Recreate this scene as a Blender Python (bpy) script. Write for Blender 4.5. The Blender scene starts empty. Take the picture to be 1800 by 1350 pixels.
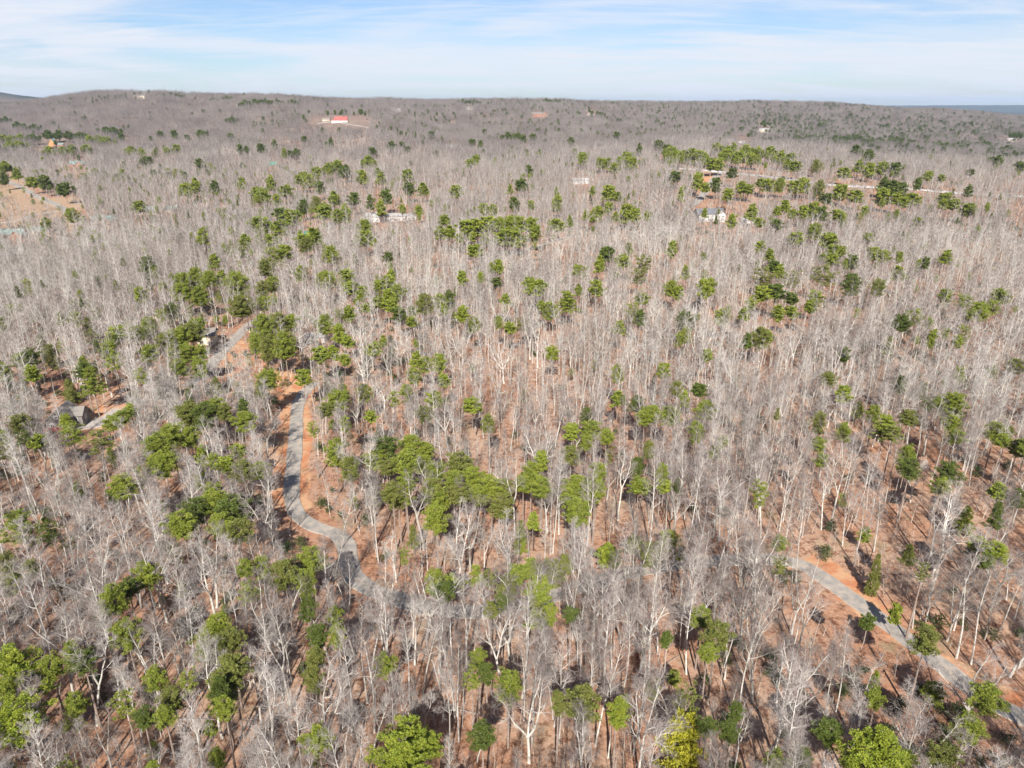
import bpy, math, random
import numpy as np
R = math.radians
S = bpy.context.scene
C = S.collection
rng = np.random.default_rng(7)
random.seed(7)

# ------------------------------------------------------------------ camera
CAM_H = 95.0
PITCH = 21.4                      # degrees below the horizon
FPX = 1248.0                      # focal length for an 1800 px wide frame
cam_d = bpy.data.cameras.new('camera'); cam = bpy.data.objects.new('camera', cam_d); C.objects.link(cam)
cam.location = (0, 0, CAM_H); cam.rotation_euler = (R(90 - PITCH), 0, 0)
cam_d.sensor_width = 36; cam_d.lens = 36 * FPX / 1800
cam_d.clip_start = 1; cam_d.clip_end = 60000
S.camera = cam
S.view_settings.view_transform = 'Standard'; S.view_settings.look = 'None'
S.view_settings.gamma = 1; S.view_settings.use_curve_mapping = False
S.view_settings.exposure = 0.9

# ------------------------------------------------------------------ world
SUN_EL, SUN_AZ = 37.0, -3.0       # the sun stands behind the camera, a touch to the left
w = bpy.data.worlds.new('World'); S.world = w; w.use_nodes = True
nt = w.node_tree; N = nt.nodes; L = nt.links
for n in list(N): N.remove(n)
out = N.new('ShaderNodeOutputWorld'); bg = N.new('ShaderNodeBackground')
sky = N.new('ShaderNodeTexSky'); sky.sky_type = 'NISHITA'; sky.sun_disc = False
sky.sun_elevation = R(SUN_EL); sky.sun_rotation = R(180 - SUN_AZ)
sky.altitude = 300; sky.air_density = 1.0; sky.dust_density = 0.4; sky.ozone_density = 1.0
bg.inputs['Strength'].default_value = 0.1
tc = N.new('ShaderNodeTexCoord')
sep = N.new('ShaderNodeSeparateXYZ'); L.new(tc.outputs['Generated'], sep.inputs[0])
def wmath(op, a, b=None, clamp=False):
    m = N.new('ShaderNodeMath'); m.operation = op; m.use_clamp = clamp
    for i, v in enumerate((a, b)):
        if v is None: continue
        if isinstance(v, (int, float)): m.inputs[i].default_value = v
        else: L.new(v, m.inputs[i])
    return m.outputs[0]
zz = wmath('ADD', wmath('MAXIMUM', sep.outputs['Z'], 0.0), 0.10)
px_ = wmath('DIVIDE', sep.outputs['X'], zz); py_ = wmath('DIVIDE', sep.outputs['Y'], zz)
comb = N.new('ShaderNodeCombineXYZ'); L.new(px_, comb.inputs[0]); L.new(py_, comb.inputs[1])
def cloud(scale, rot, stretch, detail, dist, lo, hi, seed):
    mp = N.new('ShaderNodeMapping'); L.new(comb.outputs[0], mp.inputs['Vector'])
    mp.inputs['Rotation'].default_value = (0, 0, R(rot)); mp.inputs['Scale'].default_value = (scale, scale * stretch, 1)
    mp.inputs['Location'].default_value = (seed, seed * .37, 0)
    no = N.new('ShaderNodeTexNoise'); no.inputs['Scale'].default_value = 1; no.inputs['Detail'].default_value = detail
    no.inputs['Roughness'].default_value = .55; no.inputs['Distortion'].default_value = dist
    L.new(mp.outputs[0], no.inputs['Vector'])
    mr = N.new('ShaderNodeMapRange'); mr.interpolation_type = 'SMOOTHSTEP'
    mr.inputs['From Min'].default_value = lo; mr.inputs['From Max'].default_value = hi
    L.new(no.outputs['Fac'], mr.inputs['Value']); return mr.outputs[0]
c1 = cloud(.34, 14, 1.7, 6, .9, .36, .58, 3.1)
c2 = cloud(.75, -22, 3.4, 8, 1.6, .42, .70, 11.3)
c3 = cloud(1.2, 34, 4.2, 8, 1.4, .44, .74, 21.0)
cs = wmath('ADD', wmath('MULTIPLY', c1, .80), wmath('ADD', wmath('MULTIPLY', c2, .34), wmath('MULTIPLY', c3, .18)), True)
mx = N.new('ShaderNodeMix'); mx.data_type = 'RGBA'
fade = N.new('ShaderNodeMapRange'); fade.interpolation_type = 'SMOOTHSTEP'; fade.inputs['From Min'].default_value = .75; fade.inputs['From Max'].default_value = .32
L.new(sep.outputs['Z'], fade.inputs['Value'])
L.new(wmath('MULTIPLY', cs, fade.outputs[0]), mx.inputs['Factor'])
tint = N.new('ShaderNodeMix'); tint.data_type = 'RGBA'; tint.blend_type = 'MULTIPLY'; tint.inputs['Factor'].default_value = 1
L.new(sky.outputs[0], tint.inputs['A']); tint.inputs['B'].default_value = (.43, .50, .645, 1)
L.new(tint.outputs['Result'], mx.inputs['A']); mx.inputs['B'].default_value = (4.5, 4.72, 5.2, 1)
L.new(mx.outputs['Result'], bg.inputs['Color']); L.new(bg.outputs[0], out.inputs['Surface'])
SKY_MIX = mx

# ------------------------------------------------------------------ sun
sd = bpy.data.lights.new('sun', 'SUN'); sun = bpy.data.objects.new('sun', sd); C.objects.link(sun)
sd.energy = 5.0; sd.angle = R(.5); sd.color = (1.0, .95, .88)
sun.rotation_euler = (R(90 - SUN_EL), 0, R(SUN_AZ)); sun.location = (0, -50, 200)

# ------------------------------------------------------------------ terrain
TP = math.tan(R(PITCH)); CP = math.cos(R(PITCH)); SP = math.sin(R(PITCH))
ROWS = np.array([0, 300, 600, 850, 1100, 1400, 1700, 2100, 2600, 3200, 4000, 5500, 8000], float)
COLS = np.array([-500, 0, 250, 500, 650, 800, 1000, 1200, 1400, 1560, 1800, 2300], float)
ZT = np.array([
 # 0  300 600 850 1100 1400 1700 2100 2600 3200 4000 5500 8000
 [0,  0,  0,  0,   4,  12,  24,  42,  66, 84,  80, 205,  40],   # -500
 [0,  0,  0,  2,   6,  14,  26,  44,  70, 88,  80, 205,  40],   # 0
 [0,  0,  0,  2,   8,  18,  34,  70, 124, 100,  60,  90,  20],   # 250
 [0,  0,  0,  3,  12,  32,  58,  92, 113, 104,  60,  20,   0],   # 500
 [0,  0,  2,  5,  14,  42,  66,  70,  98, 108,  60,  10,   0],   # 650
 [0,  0,  3,  6,  10,  18,  26,  46,  82, 106,  60,   0,   0],   # 800
 [0,  0,  3,  8,  14,  22,  32,  50,  76, 101,  70,   0,   0],   # 1000
 [0,  0,  5, 18,  26,  30,  18,  28,  60,  95,  60,   0,   0],   # 1200
 [0,  0,  5, 18,  24,   8, -14,   6,  46,  92,  60,   0,   0],   # 1400
 [0,  0,  3, 14,  12, -24, -22,   2,  36,  70,  20,   0,   0],   # 1560
 [0,  0,  2,  9,   4, -34, -22,  -4,  20,  38,   0,   0,   0],   # 1800
 [0,  0,  2,  9,   4, -34, -22,  -4,  20,  30,   0,   0,   0],   # 2300
], float)
_lat = np.random.default_rng(99).random((256, 256))
def vnoise(x, y):
    xi = np.floor(x).astype(int); yi = np.floor(y).astype(int)
    fx = x - xi; fy = y - yi; fx = fx*fx*(3-2*fx); fy = fy*fy*(3-2*fy)
    g = lambda a, b: _lat[a & 255, b & 255]
    return ((g(xi, yi)*(1-fx) + g(xi+1, yi)*fx)*(1-fy) + (g(xi, yi+1)*(1-fx) + g(xi+1, yi+1)*fx)*fy)*2 - 1
def fbm(x, y, o=4):
    s = 0; a = 1; t = 0
    for k in range(o):
        s = s + a*vnoise(x*2**k + 17.3*k, y*2**k - 9.1*k); t += a; a *= .5
    return s/t
def cr(p0, p1, p2, p3, t):
    return .5*((2*p1) + (-p0+p2)*t + (2*p0-5*p1+4*p2-p3)*t*t + (-p0+3*p1-3*p2+p3)*t**3)
def terr(X, Y):
    X = np.asarray(X, float); Y = np.asarray(Y, float)
    Yc = np.clip(Y, 150, 7999)
    col = np.clip(900 + FPX*CP*X/np.maximum(Y, 150)/CP/CP*CP, COLS[0], COLS[-1]-.01)
    ci = np.clip(np.searchsorted(COLS, col, 'right')-1, 0, len(COLS)-2)
    ct = (col-COLS[ci])/(COLS[ci+1]-COLS[ci]); ct = ct*ct*(3-2*ct)
    ri = np.clip(np.searchsorted(ROWS, Yc, 'right')-1, 0, len(ROWS)-2)
    rt = (Yc-ROWS[ri])/(ROWS[ri+1]-ROWS[ri])
    def col_z(c):
        r0 = np.maximum(ri-1, 0); r3 = np.minimum(ri+2, len(ROWS)-1)
        return cr(ZT[c, r0], ZT[c, ri], ZT[c, ri+1], ZT[c, r3], rt)
    z = col_z(ci)*(1-ct) + col_z(ci+1)*ct
    far = np.clip((Y-13000)/2500, 0, 1); far = far*far*(3-2*far)
    z = np.where(Y > 8000, z*np.clip(1-(Y-8000)/1500, 0, 1), z)
    z = z + far*(96 + 28*fbm(X/5200+3, Y/5200, 3)*1.2)
    amp = 1.3 + 8.5*np.clip((Y-700)/1400, 0, 1)
    z = z + amp*fbm(X/170, Y/170, 3) + 9*np.clip((Y-1300)/900, 0, 1)*np.clip((9000-Y)/3000, 0, 1)*fbm(X/420+7, Y/300+2, 2) + .5*fbm(X/38+5, Y/38, 2)*np.clip(1-Y/4000, 0, 1)
    return z
def project(P):
    X, Y, Z = P; yc = (Z-CAM_H); d = Y*CP - yc*SP; u = Y*SP + yc*CP
    return 900 + FPX*X/d, 675 - FPX*u/d, d
def ray(px, py):
    a = (px-900)/FPX; b = (675-py)/FPX
    return np.array([a, CP + b*SP, -SP + b*CP])
_T = np.concatenate([np.arange(60, 1200, 2.0), np.arange(1200, 7000, 8.0)])
def hit(px, py, h=0.0):
    """Where the sight line through a spot of the photo comes within h of the ground."""
    d = ray(px, py); P = np.outer(_T, d/d[1])
    z = CAM_H + P[:, 2]; g = terr(P[:, 0], P[:, 1]) + h
    k = np.nonzero(z <= g)[0]
    if len(k) == 0: i = int(np.argmin((z-g)[:-1])); t = _T[i]
    else:
        i = k[0]
        if i == 0: t = _T[0]
        else:
            a = (z-g)[i-1]; b = (z-g)[i]; t = _T[i-1] + (_T[i]-_T[i-1])*a/(a-b+1e-9)
    p = t*d/d[1]
    return np.array([p[0], t, float(terr(p[0], t))])

# ------------------------------------------------------------------ helpers
def tag(o, label=None, cat=None, group=None, kind=None):
    if label: o['label'] = label
    if cat: o['category'] = cat
    if group: o['group'] = group
    if kind: o['kind'] = kind
    return o
def link(name, data, parent=None):
    o = bpy.data.objects.new(name, data); C.objects.link(o)
    if parent is not None: o.parent = parent
    return o
def mesh(name, V, F, mats, mi=None, smooth=False):
    me = bpy.data.meshes.new(name)
    V = np.asarray(V, np.float32)
    if isinstance(F, np.ndarray):
        n, k = F.shape
        me.vertices.add(len(V)); me.vertices.foreach_set('co', V.ravel())
        me.loops.add(n*k); me.loops.foreach_set('vertex_index', F.astype(np.int32).ravel())
        me.polygons.add(n); me.polygons.foreach_set('loop_start', np.arange(0, n*k, k, dtype=np.int32))
        me.polygons.foreach_set('loop_total', np.full(n, k, np.int32))
        me.update(calc_edges=True)
    else:
        me.from_pydata([tuple(map(float, v)) for v in V], [], F); me.update()
    for m in (mats if isinstance(mats, (list, tuple)) else [mats]): me.materials.append(m)
    if mi is not None: me.polygons.foreach_set('material_index', np.asarray(mi, np.int32))
    me.polygons.foreach_set('use_smooth', np.full(len(me.polygons), smooth))
    return me

# ------------------------------------------------------------------ materials
def mat(name, col, rough=.9, var=None, vscale=1.0, spec=.2, metal=0, inst=None, trans=0, bump=0, bscale=4, stand=None):
    """col: base colour; var: second colour mixed by noise; inst: second colour mixed per object"""
    m = bpy.data.materials.new(name); m.use_nodes = True; n = m.node_tree.nodes; l = m.node_tree.links
    b = n['Principled BSDF']; b.inputs['Roughness'].default_value = rough
    b.inputs['Specular IOR Level'].default_value = spec; b.inputs['Metallic'].default_value = metal
    cur = None
    def mixc(fac, a, bb):
        x = n.new('ShaderNodeMix'); x.data_type = 'RGBA'
        if isinstance(a, tuple): x.inputs['A'].default_value = a+(1,)
        else: l.new(a, x.inputs['A'])
        if isinstance(bb, tuple): x.inputs['B'].default_value = bb+(1,)
        else: l.new(bb, x.inputs['B'])
        l.new(fac, x.inputs['Factor']); return x.outputs['Result']
    cur = col
    if stand:
        gp = n.new('ShaderNodeNewGeometry'); sn = n.new('ShaderNodeTexNoise'); sn.inputs['Scale'].default_value = .008; sn.inputs['Detail'].default_value = 4
        l.new(gp.outputs['Position'], sn.inputs['Vector']); sm = n.new('ShaderNodeMapRange'); sm.inputs['From Min'].default_value = .4; sm.inputs['From Max'].default_value = .62
        l.new(sn.outputs['Fac'], sm.inputs['Value']); cur = mixc(sm.outputs[0], cur, stand)
    if inst:
        oi = n.new('ShaderNodeObjectInfo'); cur = mixc(oi.outputs['Random'], cur, inst)
    if var:
        t = n.new('ShaderNodeTexCoord'); no = n.new('ShaderNodeTexNoise'); no.inputs['Scale'].default_value = vscale
        no.inputs['Detail'].default_value = 3; l.new(t.outputs['Object'], no.inputs['Vector'])
        mr = n.new('ShaderNodeMapRange'); mr.inputs['From Min'].default_value = .35; mr.inputs['From Max'].default_value = .65
        l.new(no.outputs['Fac'], mr.inputs['Value']); cur = mixc(mr.outputs[0], cur, var)
        if bump:
            bn = n.new('ShaderNodeTexNoise'); bn.inputs['Scale'].default_value = bscale; l.new(t.outputs['Object'], bn.inputs['Vector'])
            bu = n.new('ShaderNodeBump'); bu.inputs['Strength'].default_value = bump; l.new(bn.outputs['Fac'], bu.inputs['Height'])
            l.new(bu.outputs[0], b.inputs['Normal'])
    if isinstance(cur, tuple): b.inputs['Base Color'].default_value = cur+(1,)
    else: l.new(cur, b.inputs['Base Color'])
    if trans:
        tr = n.new('ShaderNodeBsdfTranslucent'); ms = n.new('ShaderNodeMixShader'); ms.inputs[0].default_value = trans
        if isinstance(cur, tuple): tr.inputs[0].default_value = cur+(1,)
        else: l.new(cur, tr.inputs[0])
        l.new(b.outputs[0], ms.inputs[1]); l.new(tr.outputs[0], ms.inputs[2]); l.new(ms.outputs[0], n['Material Output'].inputs['Surface'])
    return m
M = {}
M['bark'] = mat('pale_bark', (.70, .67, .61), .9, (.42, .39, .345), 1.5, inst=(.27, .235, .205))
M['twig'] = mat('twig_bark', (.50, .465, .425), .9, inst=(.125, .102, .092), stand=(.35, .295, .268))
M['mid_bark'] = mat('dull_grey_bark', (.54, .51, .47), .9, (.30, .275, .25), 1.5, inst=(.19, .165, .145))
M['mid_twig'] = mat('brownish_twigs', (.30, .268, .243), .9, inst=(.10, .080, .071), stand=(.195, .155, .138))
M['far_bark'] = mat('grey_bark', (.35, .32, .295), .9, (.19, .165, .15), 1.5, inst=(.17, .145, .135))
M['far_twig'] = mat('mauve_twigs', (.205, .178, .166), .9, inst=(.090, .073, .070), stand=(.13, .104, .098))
M['pbark'] = mat('pine_bark', (.30, .24, .20), .95, (.22, .16, .13), 2)
M['stub'] = mat('dead_stub_bark', (.42, .38, .34), .9)
def needles(name, a, b, v): return mat(name, a, .55, v, .8, spec=.3, inst=b, trans=.18)
M['needle'] = needles('pine_needles', (.19, .235, .026), (.125, .17, .026), (.26, .285, .04))
M['needle_bright'] = needles('bright_pine_needles', (.20, .26, .024), (.165, .22, .024), (.28, .31, .035))
M['needle_dark'] = needles('dark_pine_needles', (.075, .105, .018), (.095, .13, .02), (.12, .15, .028))
M['needle_yellow'] = needles('yellow_needles', (.36, .335, .022), (.31, .31, .025), (.40, .37, .035))
M['needle_olive'] = needles('olive_needles', (.16, .175, .032), (.14, .16, .03), (.20, .21, .05))
M['leaf_brown'] = mat('withered_leaves', (.30, .14, .06), .8, (.36, .20, .10), 1, trans=.3, inst=(.34, .20, .10))
M['shrub'] = mat('evergreen_shrub_leaves', (.045, .07, .025), .5, (.08, .105, .04), 1.2, inst=(.09, .11, .035), trans=.2)

def ground_mat():
    m = bpy.data.materials.new('leaf_litter_ground'); m.use_nodes = True; n = m.node_tree.nodes; l = m.node_tree.links
    b = n['Principled BSDF']; b.inputs['Roughness'].default_value = .95; b.inputs['Specular IOR Level'].default_value = .1
    t = n.new('ShaderNodeTexCoord')
    def noise(s, d=5, rough=.6):
        o = n.new('ShaderNodeTexNoise'); o.inputs['Scale'].default_value = s; o.inputs['Detail'].default_value = d
        o.inputs['Roughness'].default_value = rough; l.new(t.outputs['Object'], o.inputs['Vector']); return o.outputs['Fac']
    def rng_(v, a, c):
        o = n.new('ShaderNodeMapRange'); o.interpolation_type = 'SMOOTHSTEP'
        o.inputs['From Min'].default_value = a; o.inputs['From Max'].default_value = c; l.new(v, o.inputs['Value']); return o.outputs[0]
    def mixc(f, a, c):
        x = n.new('ShaderNodeMix'); x.data_type = 'RGBA'
        for k, v in (('A', a), ('B', c)):
            if isinstance(v, tuple): x.inputs[k].default_value = v+(1,)
            else: l.new(v, x.inputs[k])
        l.new(f, x.inputs['Factor']); return x.outputs['Result']
    def mul(a, c, op='MULTIPLY'):
        o = n.new('ShaderNodeMath'); o.operation = op
        for i, v in enumerate((a, c)):
            if isinstance(v, float): o.inputs[i].default_value = v
            else: l.new(v, o.inputs[i])
        return o.outputs[0]
    c = mixc(rng_(noise(.035, 4), .38, .62), (.36, .185, .11), (.40, .265, .185))
    c = mixc(rng_(noise(.5, 6, .75), .45, .62), c, (.17, .075, .042))
    c = mixc(mul(rng_(noise(1.9, 5, .8), .5, .64), .7), c, (.50, .33, .22))
    c = mixc(mul(rng_(noise(.18, 5, .7), .52, .68), .55), c, (.40, .27, .19))
    c = mixc(mul(rng_(noise(.09, 4), .58, .7), .5), c, (.20, .17, .09))
    def attr(nm):
        a = n.new('ShaderNodeAttribute'); a.attribute_name = nm; return a.outputs['Fac']
    edge = mul(mul(noise(.35, 5, .7), .5, 'SUBTRACT'), .9)
    clay = rng_(mul(attr('clay'), edge, 'ADD'), .40, .60)
    grass = rng_(mul(attr('grass'), edge, 'ADD'), .40, .60)
    cc = mixc(rng_(noise(.22, 5), .35, .65), (.43, .175, .085), (.50, .31, .18))
    gc = mixc(rng_(noise(.12, 5), .35, .65), (.36, .27, .17), (.38, .235, .155))
    c = mixc(clay, c, cc); c = mixc(grass, c, gc)
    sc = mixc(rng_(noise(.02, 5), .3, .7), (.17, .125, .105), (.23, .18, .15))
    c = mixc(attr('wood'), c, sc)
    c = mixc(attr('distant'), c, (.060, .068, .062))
    l.new(c, b.inputs['Base Color'])
    bu = n.new('ShaderNodeBump'); bu.inputs['Strength'].default_value = .7; bu.inputs['Distance'].default_value = .25
    l.new(noise(1.5, 6, .75), bu.inputs['Height']); l.new(bu.outputs[0], b.inputs['Normal'])
    return m
M['ground'] = ground_mat()
M['road'] = mat('worn_gravelly_asphalt', (.24, .228, .21), .9, (.38, .325, .27), .55, bump=.4, bscale=8)
M['track'] = mat('pale_gravel', (.42, .37, .33), .95, (.33, .29, .26), .4)
M['highway'] = mat('pale_concrete_highway', (.52, .51, .50), .85, (.44, .43, .42), .05)

# ------------------------------------------------------------------ roads, clearings (photo spots, dropped onto the ground)
def smooth_line(pts, n=8):
    P = [np.array(p, float) for p in pts]; P = [2*P[0]-P[1]] + P + [2*P[-1]-P[-2]]; o = []
    for i in range(1, len(P)-2):
        for k in range(n): o.append(cr(P[i-1], P[i], P[i+1], P[i+2], k/n))
    o.append(P[-2]); return np.array(o)
def ground_line(px): return smooth_line([hit(*p)[:2] for p in px])
ROAD_PX = [(553, 672), (535, 690), (524, 712), (521, 745), (519, 780), (516, 815), (513, 850), (514, 880), (524, 905), (552, 925), (586, 937),
           (607, 955), (613, 985), (620, 1010), (645, 1032), (690, 1050), (735, 1065), (790, 1074), (860, 1074), (930, 1060), (1010, 1035), (1100, 1008), (1190, 992),
           (1280, 985), (1350, 983), (1405, 992), (1450, 1018), (1500, 1054), (1550, 1090), (1600, 1128), (1650, 1165), (1700, 1205), (1750, 1238), (1820, 1272), (1960, 1340)]
UP_PX = [(330, 680), (372, 640), (392, 617), (412, 597), (432, 576), (455, 560)]
HI_PX = [(1180, 296), (1242, 300), (1272, 303), (1330, 309), (1385, 315), (1460, 325), (1560, 330), (1680, 339), (1790, 345), (1900, 352)]
SIDE_PX = [(1266, 303), (1258, 312), (1246, 326), (1234, 345), (1215, 362)]
LEFT_PX = [(-60, 290), (0, 312), (30, 326), (65, 345), (110, 366), (150, 395)]
LEFT2_PX = [(-40, 392), (20, 390), (60, 378), (100, 372)]
FAR_PX = [(562, 217), (575, 214), (590, 216), (612, 219), (630, 222), (651, 226)]
DRIVE_PX = [(140, 748), (165, 745), (190, 738), (215, 720)]
TRAIL_PX = [(900, 450), (930, 438), (960, 428), (985, 420), (1010, 412)]
roads = {k: ground_line(v) for k, v in dict(road=ROAD_PX, up=UP_PX, hi=HI_PX, side=SIDE_PX, left=LEFT_PX, left2=LEFT2_PX, drive=DRIVE_PX, trail=TRAIL_PX).items()}
HALF = dict(road=2.0, up=2.4, hi=5.0, side=4.2, left=3.6, left2=2.0, drive=3.5, trail=1.6)
def ribbon(name, P, half, m, up=.14, crown=.0):
    Q = []; step = max(1.2, half*.5)
    for a, b in zip(P[:-1], P[1:]):
        k = max(1, int(np.linalg.norm(b-a)/step)); Q += [a+(b-a)*i/k for i in range(k)]
    Q.append(P[-1]); Q = np.array(Q); T = np.gradient(Q, axis=0); T /= np.linalg.norm(T, axis=1)[:, None]+1e-9
    Nn = np.stack([-T[:, 1], T[:, 0]], 1); offs = np.array([-1, -.5, 0, .5, 1])
    wv = half*(1+.16*fbm(Q[:, 0]/4, Q[:, 1]/4, 3)); V = []; F = []
    for i in range(len(Q)):
        zs = terr(Q[i, 0]+Nn[i, 0]*offs*wv[i], Q[i, 1]+Nn[i, 1]*offs*wv[i]); zc = zs.max()
        for j, o in enumerate(offs): p = Q[i]+Nn[i]*o*wv[i]; V.append((p[0], p[1], zs[j]*.5+zc*.5+up+crown*(1-o*o)))
    n0 = len(V)
    for i in range(len(Q)):
        for o in (-1, 1): p = Q[i]+Nn[i]*o*(wv[i]+.35); V.append((p[0], p[1], float(terr(*p))-.3))
    for i in range(len(Q)-1):
        for j in range(4): a = i*5+j; F.append((a, a+5, a+6, a+1))
        F.append((n0+2*i, n0+2*i+2, (i+1)*5, i*5)); F.append((i*5+4, (i+1)*5+4, n0+2*i+3, n0+2*i+1))
    F = [f[::-1] for f in F]
    return tag(link(name, mesh(name, V, F, m)), kind='structure')
ribbon('road', roads['road'], HALF['road'], M['road'])
ribbon('road', roads['up'], HALF['up'], M['road'])
ribbon('highway', roads['hi'], HALF['hi'], M['highway'], .5)
ribbon('road', roads['side'], HALF['side'], M['road'], .35)
ribbon('road', roads['left'], HALF['left'], M['road'], .3)
ribbon('track', roads['left2'], HALF['left2'], M['track'], .3)
ribbon('driveway', roads['drive'], HALF['drive'], M['track'])
ribbon('track', roads['trail'], HALF['trail'], M['track'], .2)

def poly_px(*p): return np.array([hit(*q)[:2] for q in p])
CLAY_POLY = [poly_px((488, 690), (530, 668), (548, 690), (545, 760), (541, 840), (545, 895), (500, 895), (478, 890), (480, 800), (490, 740)),
             poly_px((395, 615), (430, 595), (470, 640), (520, 660), (530, 690), (480, 690), (440, 690), (395, 660)),
             poly_px((135, 750), (150, 728), (200, 702), (212, 715), (190, 748), (160, 758)),
             poly_px((1243, 306), (1256, 304), (1240, 330), (1226, 345), (1228, 325)),
             poly_px((1775, 382), (1800, 365), (1840, 368), (1830, 400), (1790, 400)),
             poly_px((1410, 968), (1450, 975), (1560, 1065), (1540, 1085), (1450, 1020)),
             poly_px((1655, 1150), (1700, 1165), (1820, 1240), (1820, 1268), (1740, 1228))]
GRASS_POLY = [poly_px((535, 216), (560, 206), (590, 207), (620, 208), (652, 222), (650, 227), (600, 220)),
              poly_px((-60, 320), (20, 328), (60, 352), (130, 345), (150, 362), (110, 376), (140, 405), (60, 400), (-60, 410)),
              poly_px((-20, 303), (10, 300), (60, 335), (60, 345), (20, 328)),
              poly_px((60, 252), (85, 245), (130, 256), (110, 262), (60, 268)),
              poly_px((205, 250), (250, 248), (250, 256), (210, 258)),
              poly_px((1290, 240), (1340, 255), (1330, 262), (1270, 250)),
              poly_px((155, 736), (195, 728), (190, 748), (150, 756))]
def inside(poly, X, Y):
    r = np.zeros(X.shape, bool); n = len(poly)
    for i in range(n):
        x1, y1 = poly[i]; x2, y2 = poly[(i+1) % n]
        c = ((y1 > Y) != (y2 > Y)) & (X < (x2-x1)*(Y-y1)/(y2-y1+1e-12)+x1); r ^= c
    return r
def line_dist(P, X, Y):
    d = np.full(X.shape, 1e9)
    for a, b in zip(P[:-1], P[1:]):
        ab = b-a; t = np.clip(((X-a[0])*ab[0]+(Y-a[1])*ab[1])/(ab@ab+1e-9), 0, 1)
        d = np.minimum(d, np.hypot(X-a[0]-t*ab[0], Y-a[1]-t*ab[1]))
    return d

# ------------------------------------------------------------------ ground sheet
yy = [-160.0]
while yy[-1] < 21000: yy.append(yy[-1] + max(2.0, min(.0125*max(yy[-1], 0)+.0, 220)))
yy = np.array(yy); uu = np.linspace(-1.25, 1.25, 420)
GY, GU = np.meshgrid(yy, uu, indexing='ij'); GX = GU*(GY+230)
GZ = terr(GX, GY)
nr, nc = GX.shape; idx = np.arange(nr*nc).reshape(nr, nc)
F = np.stack([idx[:-1, :-1], idx[:-1, 1:], idx[1:, 1:], idx[1:, :-1]], -1).reshape(-1, 4)
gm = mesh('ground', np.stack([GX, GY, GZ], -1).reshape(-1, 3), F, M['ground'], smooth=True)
fx, fy = GX.ravel(), GY.ravel()
clay = np.zeros(fx.shape); grass = np.zeros(fx.shape)
near = fy < 2500
for k, wd in (('road', 4.5), ('up', 5), ('hi', 9), ('side', 5), ('left', 7), ('drive', 6), ('trail', 4)):
    s = np.nonzero(near & (fy > roads[k][:, 1].min()-40) & (fy < roads[k][:, 1].max()+40))[0]
    d = line_dist(roads[k], fx[s], fy[s]) - HALF[k]
    v = np.clip(1-d/wd, 0, 1)*.58*(.75+.5*fbm(fx[s]/14, fy[s]/14, 2))
    if k in ('left', 'hi'): grass[s] = np.maximum(grass[s], v)
    else: clay[s] = np.maximum(clay[s], v)
for arr, polys in ((clay, CLAY_POLY), (grass, GRASS_POLY)):
    for p in polys:
        s = np.nonzero((fx > p[:, 0].min()) & (fx < p[:, 0].max()) & (fy > p[:, 1].min()) & (fy < p[:, 1].max()))[0]
        k = inside(p, fx[s], fy[s]); arr[s[k]] = 1
# soften the two masks a little
for arr in (clay, grass):
    A = arr.reshape(nr, nc); B = A.copy()
    B[1:-1, 1:-1] = (A[1:-1, 1:-1]*2+A[:-2, 1:-1]+A[2:, 1:-1]+A[1:-1, :-2]+A[1:-1, 2:])/6; arr[:] = B.ravel()
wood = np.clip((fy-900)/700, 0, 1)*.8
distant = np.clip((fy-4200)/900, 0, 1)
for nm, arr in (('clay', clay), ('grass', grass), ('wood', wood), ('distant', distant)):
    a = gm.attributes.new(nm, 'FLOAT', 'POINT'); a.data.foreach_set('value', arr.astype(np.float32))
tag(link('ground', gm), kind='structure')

# ------------------------------------------------------------------ tree forms
def norm(v): return v/(np.linalg.norm(v)+1e-9)
class Wood:
    def __init__(s): s.V = []; s.F = []; s.I = []; s.n = 0
    def tube(s, P, rad, k, mi, cap=False):
        """a tapering tube along P"""
        P = np.asarray(P, float); m = len(P); T = np.gradient(P, axis=0)
        base = s.n; ang = np.arange(k)*2*math.pi/k
        for i in range(m):
            t = norm(T[i]); a = norm(np.cross(t, (0, 0, 1) if abs(t[2]) < .9 else (1, 0, 0))); b = np.cross(t, a)
            if i == m-1 and not cap: s.V.append(P[i]); continue
            for q in ang: s.V.append(P[i]+rad[i]*(a*math.cos(q)+b*math.sin(q)))
        for i in range(m-1):
            for j in range(k):
                a0 = base+i*k+j; a1 = base+i*k+(j+1) % k
                if i == m-2 and not cap: s.F.append((a0, a1, base+(m-1)*k)); s.I.append(mi)
                else: s.F.append((a0, a1, a1+k)); s.F.append((a0, a1+k, a0+k)); s.I += [mi, mi]
        s.n = base + (m-1)*k + (k if cap else 1)
    def flat(s, P, wd, mi, r):
        """a twig as two crossing slivers is too heavy far off: one three-sided needle"""
        P0, P1 = P; t = norm(P1-P0); a = norm(np.cross(t, r.normal(size=3))); b = np.cross(t, a)
        o = s.n; s.V += [P0+a*wd, P0-a*wd*.5+b*wd*.87, P0-a*wd*.5-b*wd*.87, P1]
        s.F += [(o, o+1, o+3), (o+1, o+2, o+3), (o+2, o, o+3)]; s.I += [mi]*3; s.n += 4
    def mesh(s, name, mats): return mesh(name, np.array(s.V), np.array(s.F), mats, s.I)
def walk(r, p, d, length, n, wob, up):
    P = [p]; st = length/n
    for i in range(n):
        d = norm(d + r.normal(size=3)*wob + np.array([0, 0, up])); p = p + d*st; P.append(p)
    return np.array(P)
def along(P, t):
    f = t*(len(P)-1); i = min(int(f), len(P)-2); return P[i]+(P[i+1]-P[i])*(f-i), norm(P[i+1]-P[i])
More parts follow.
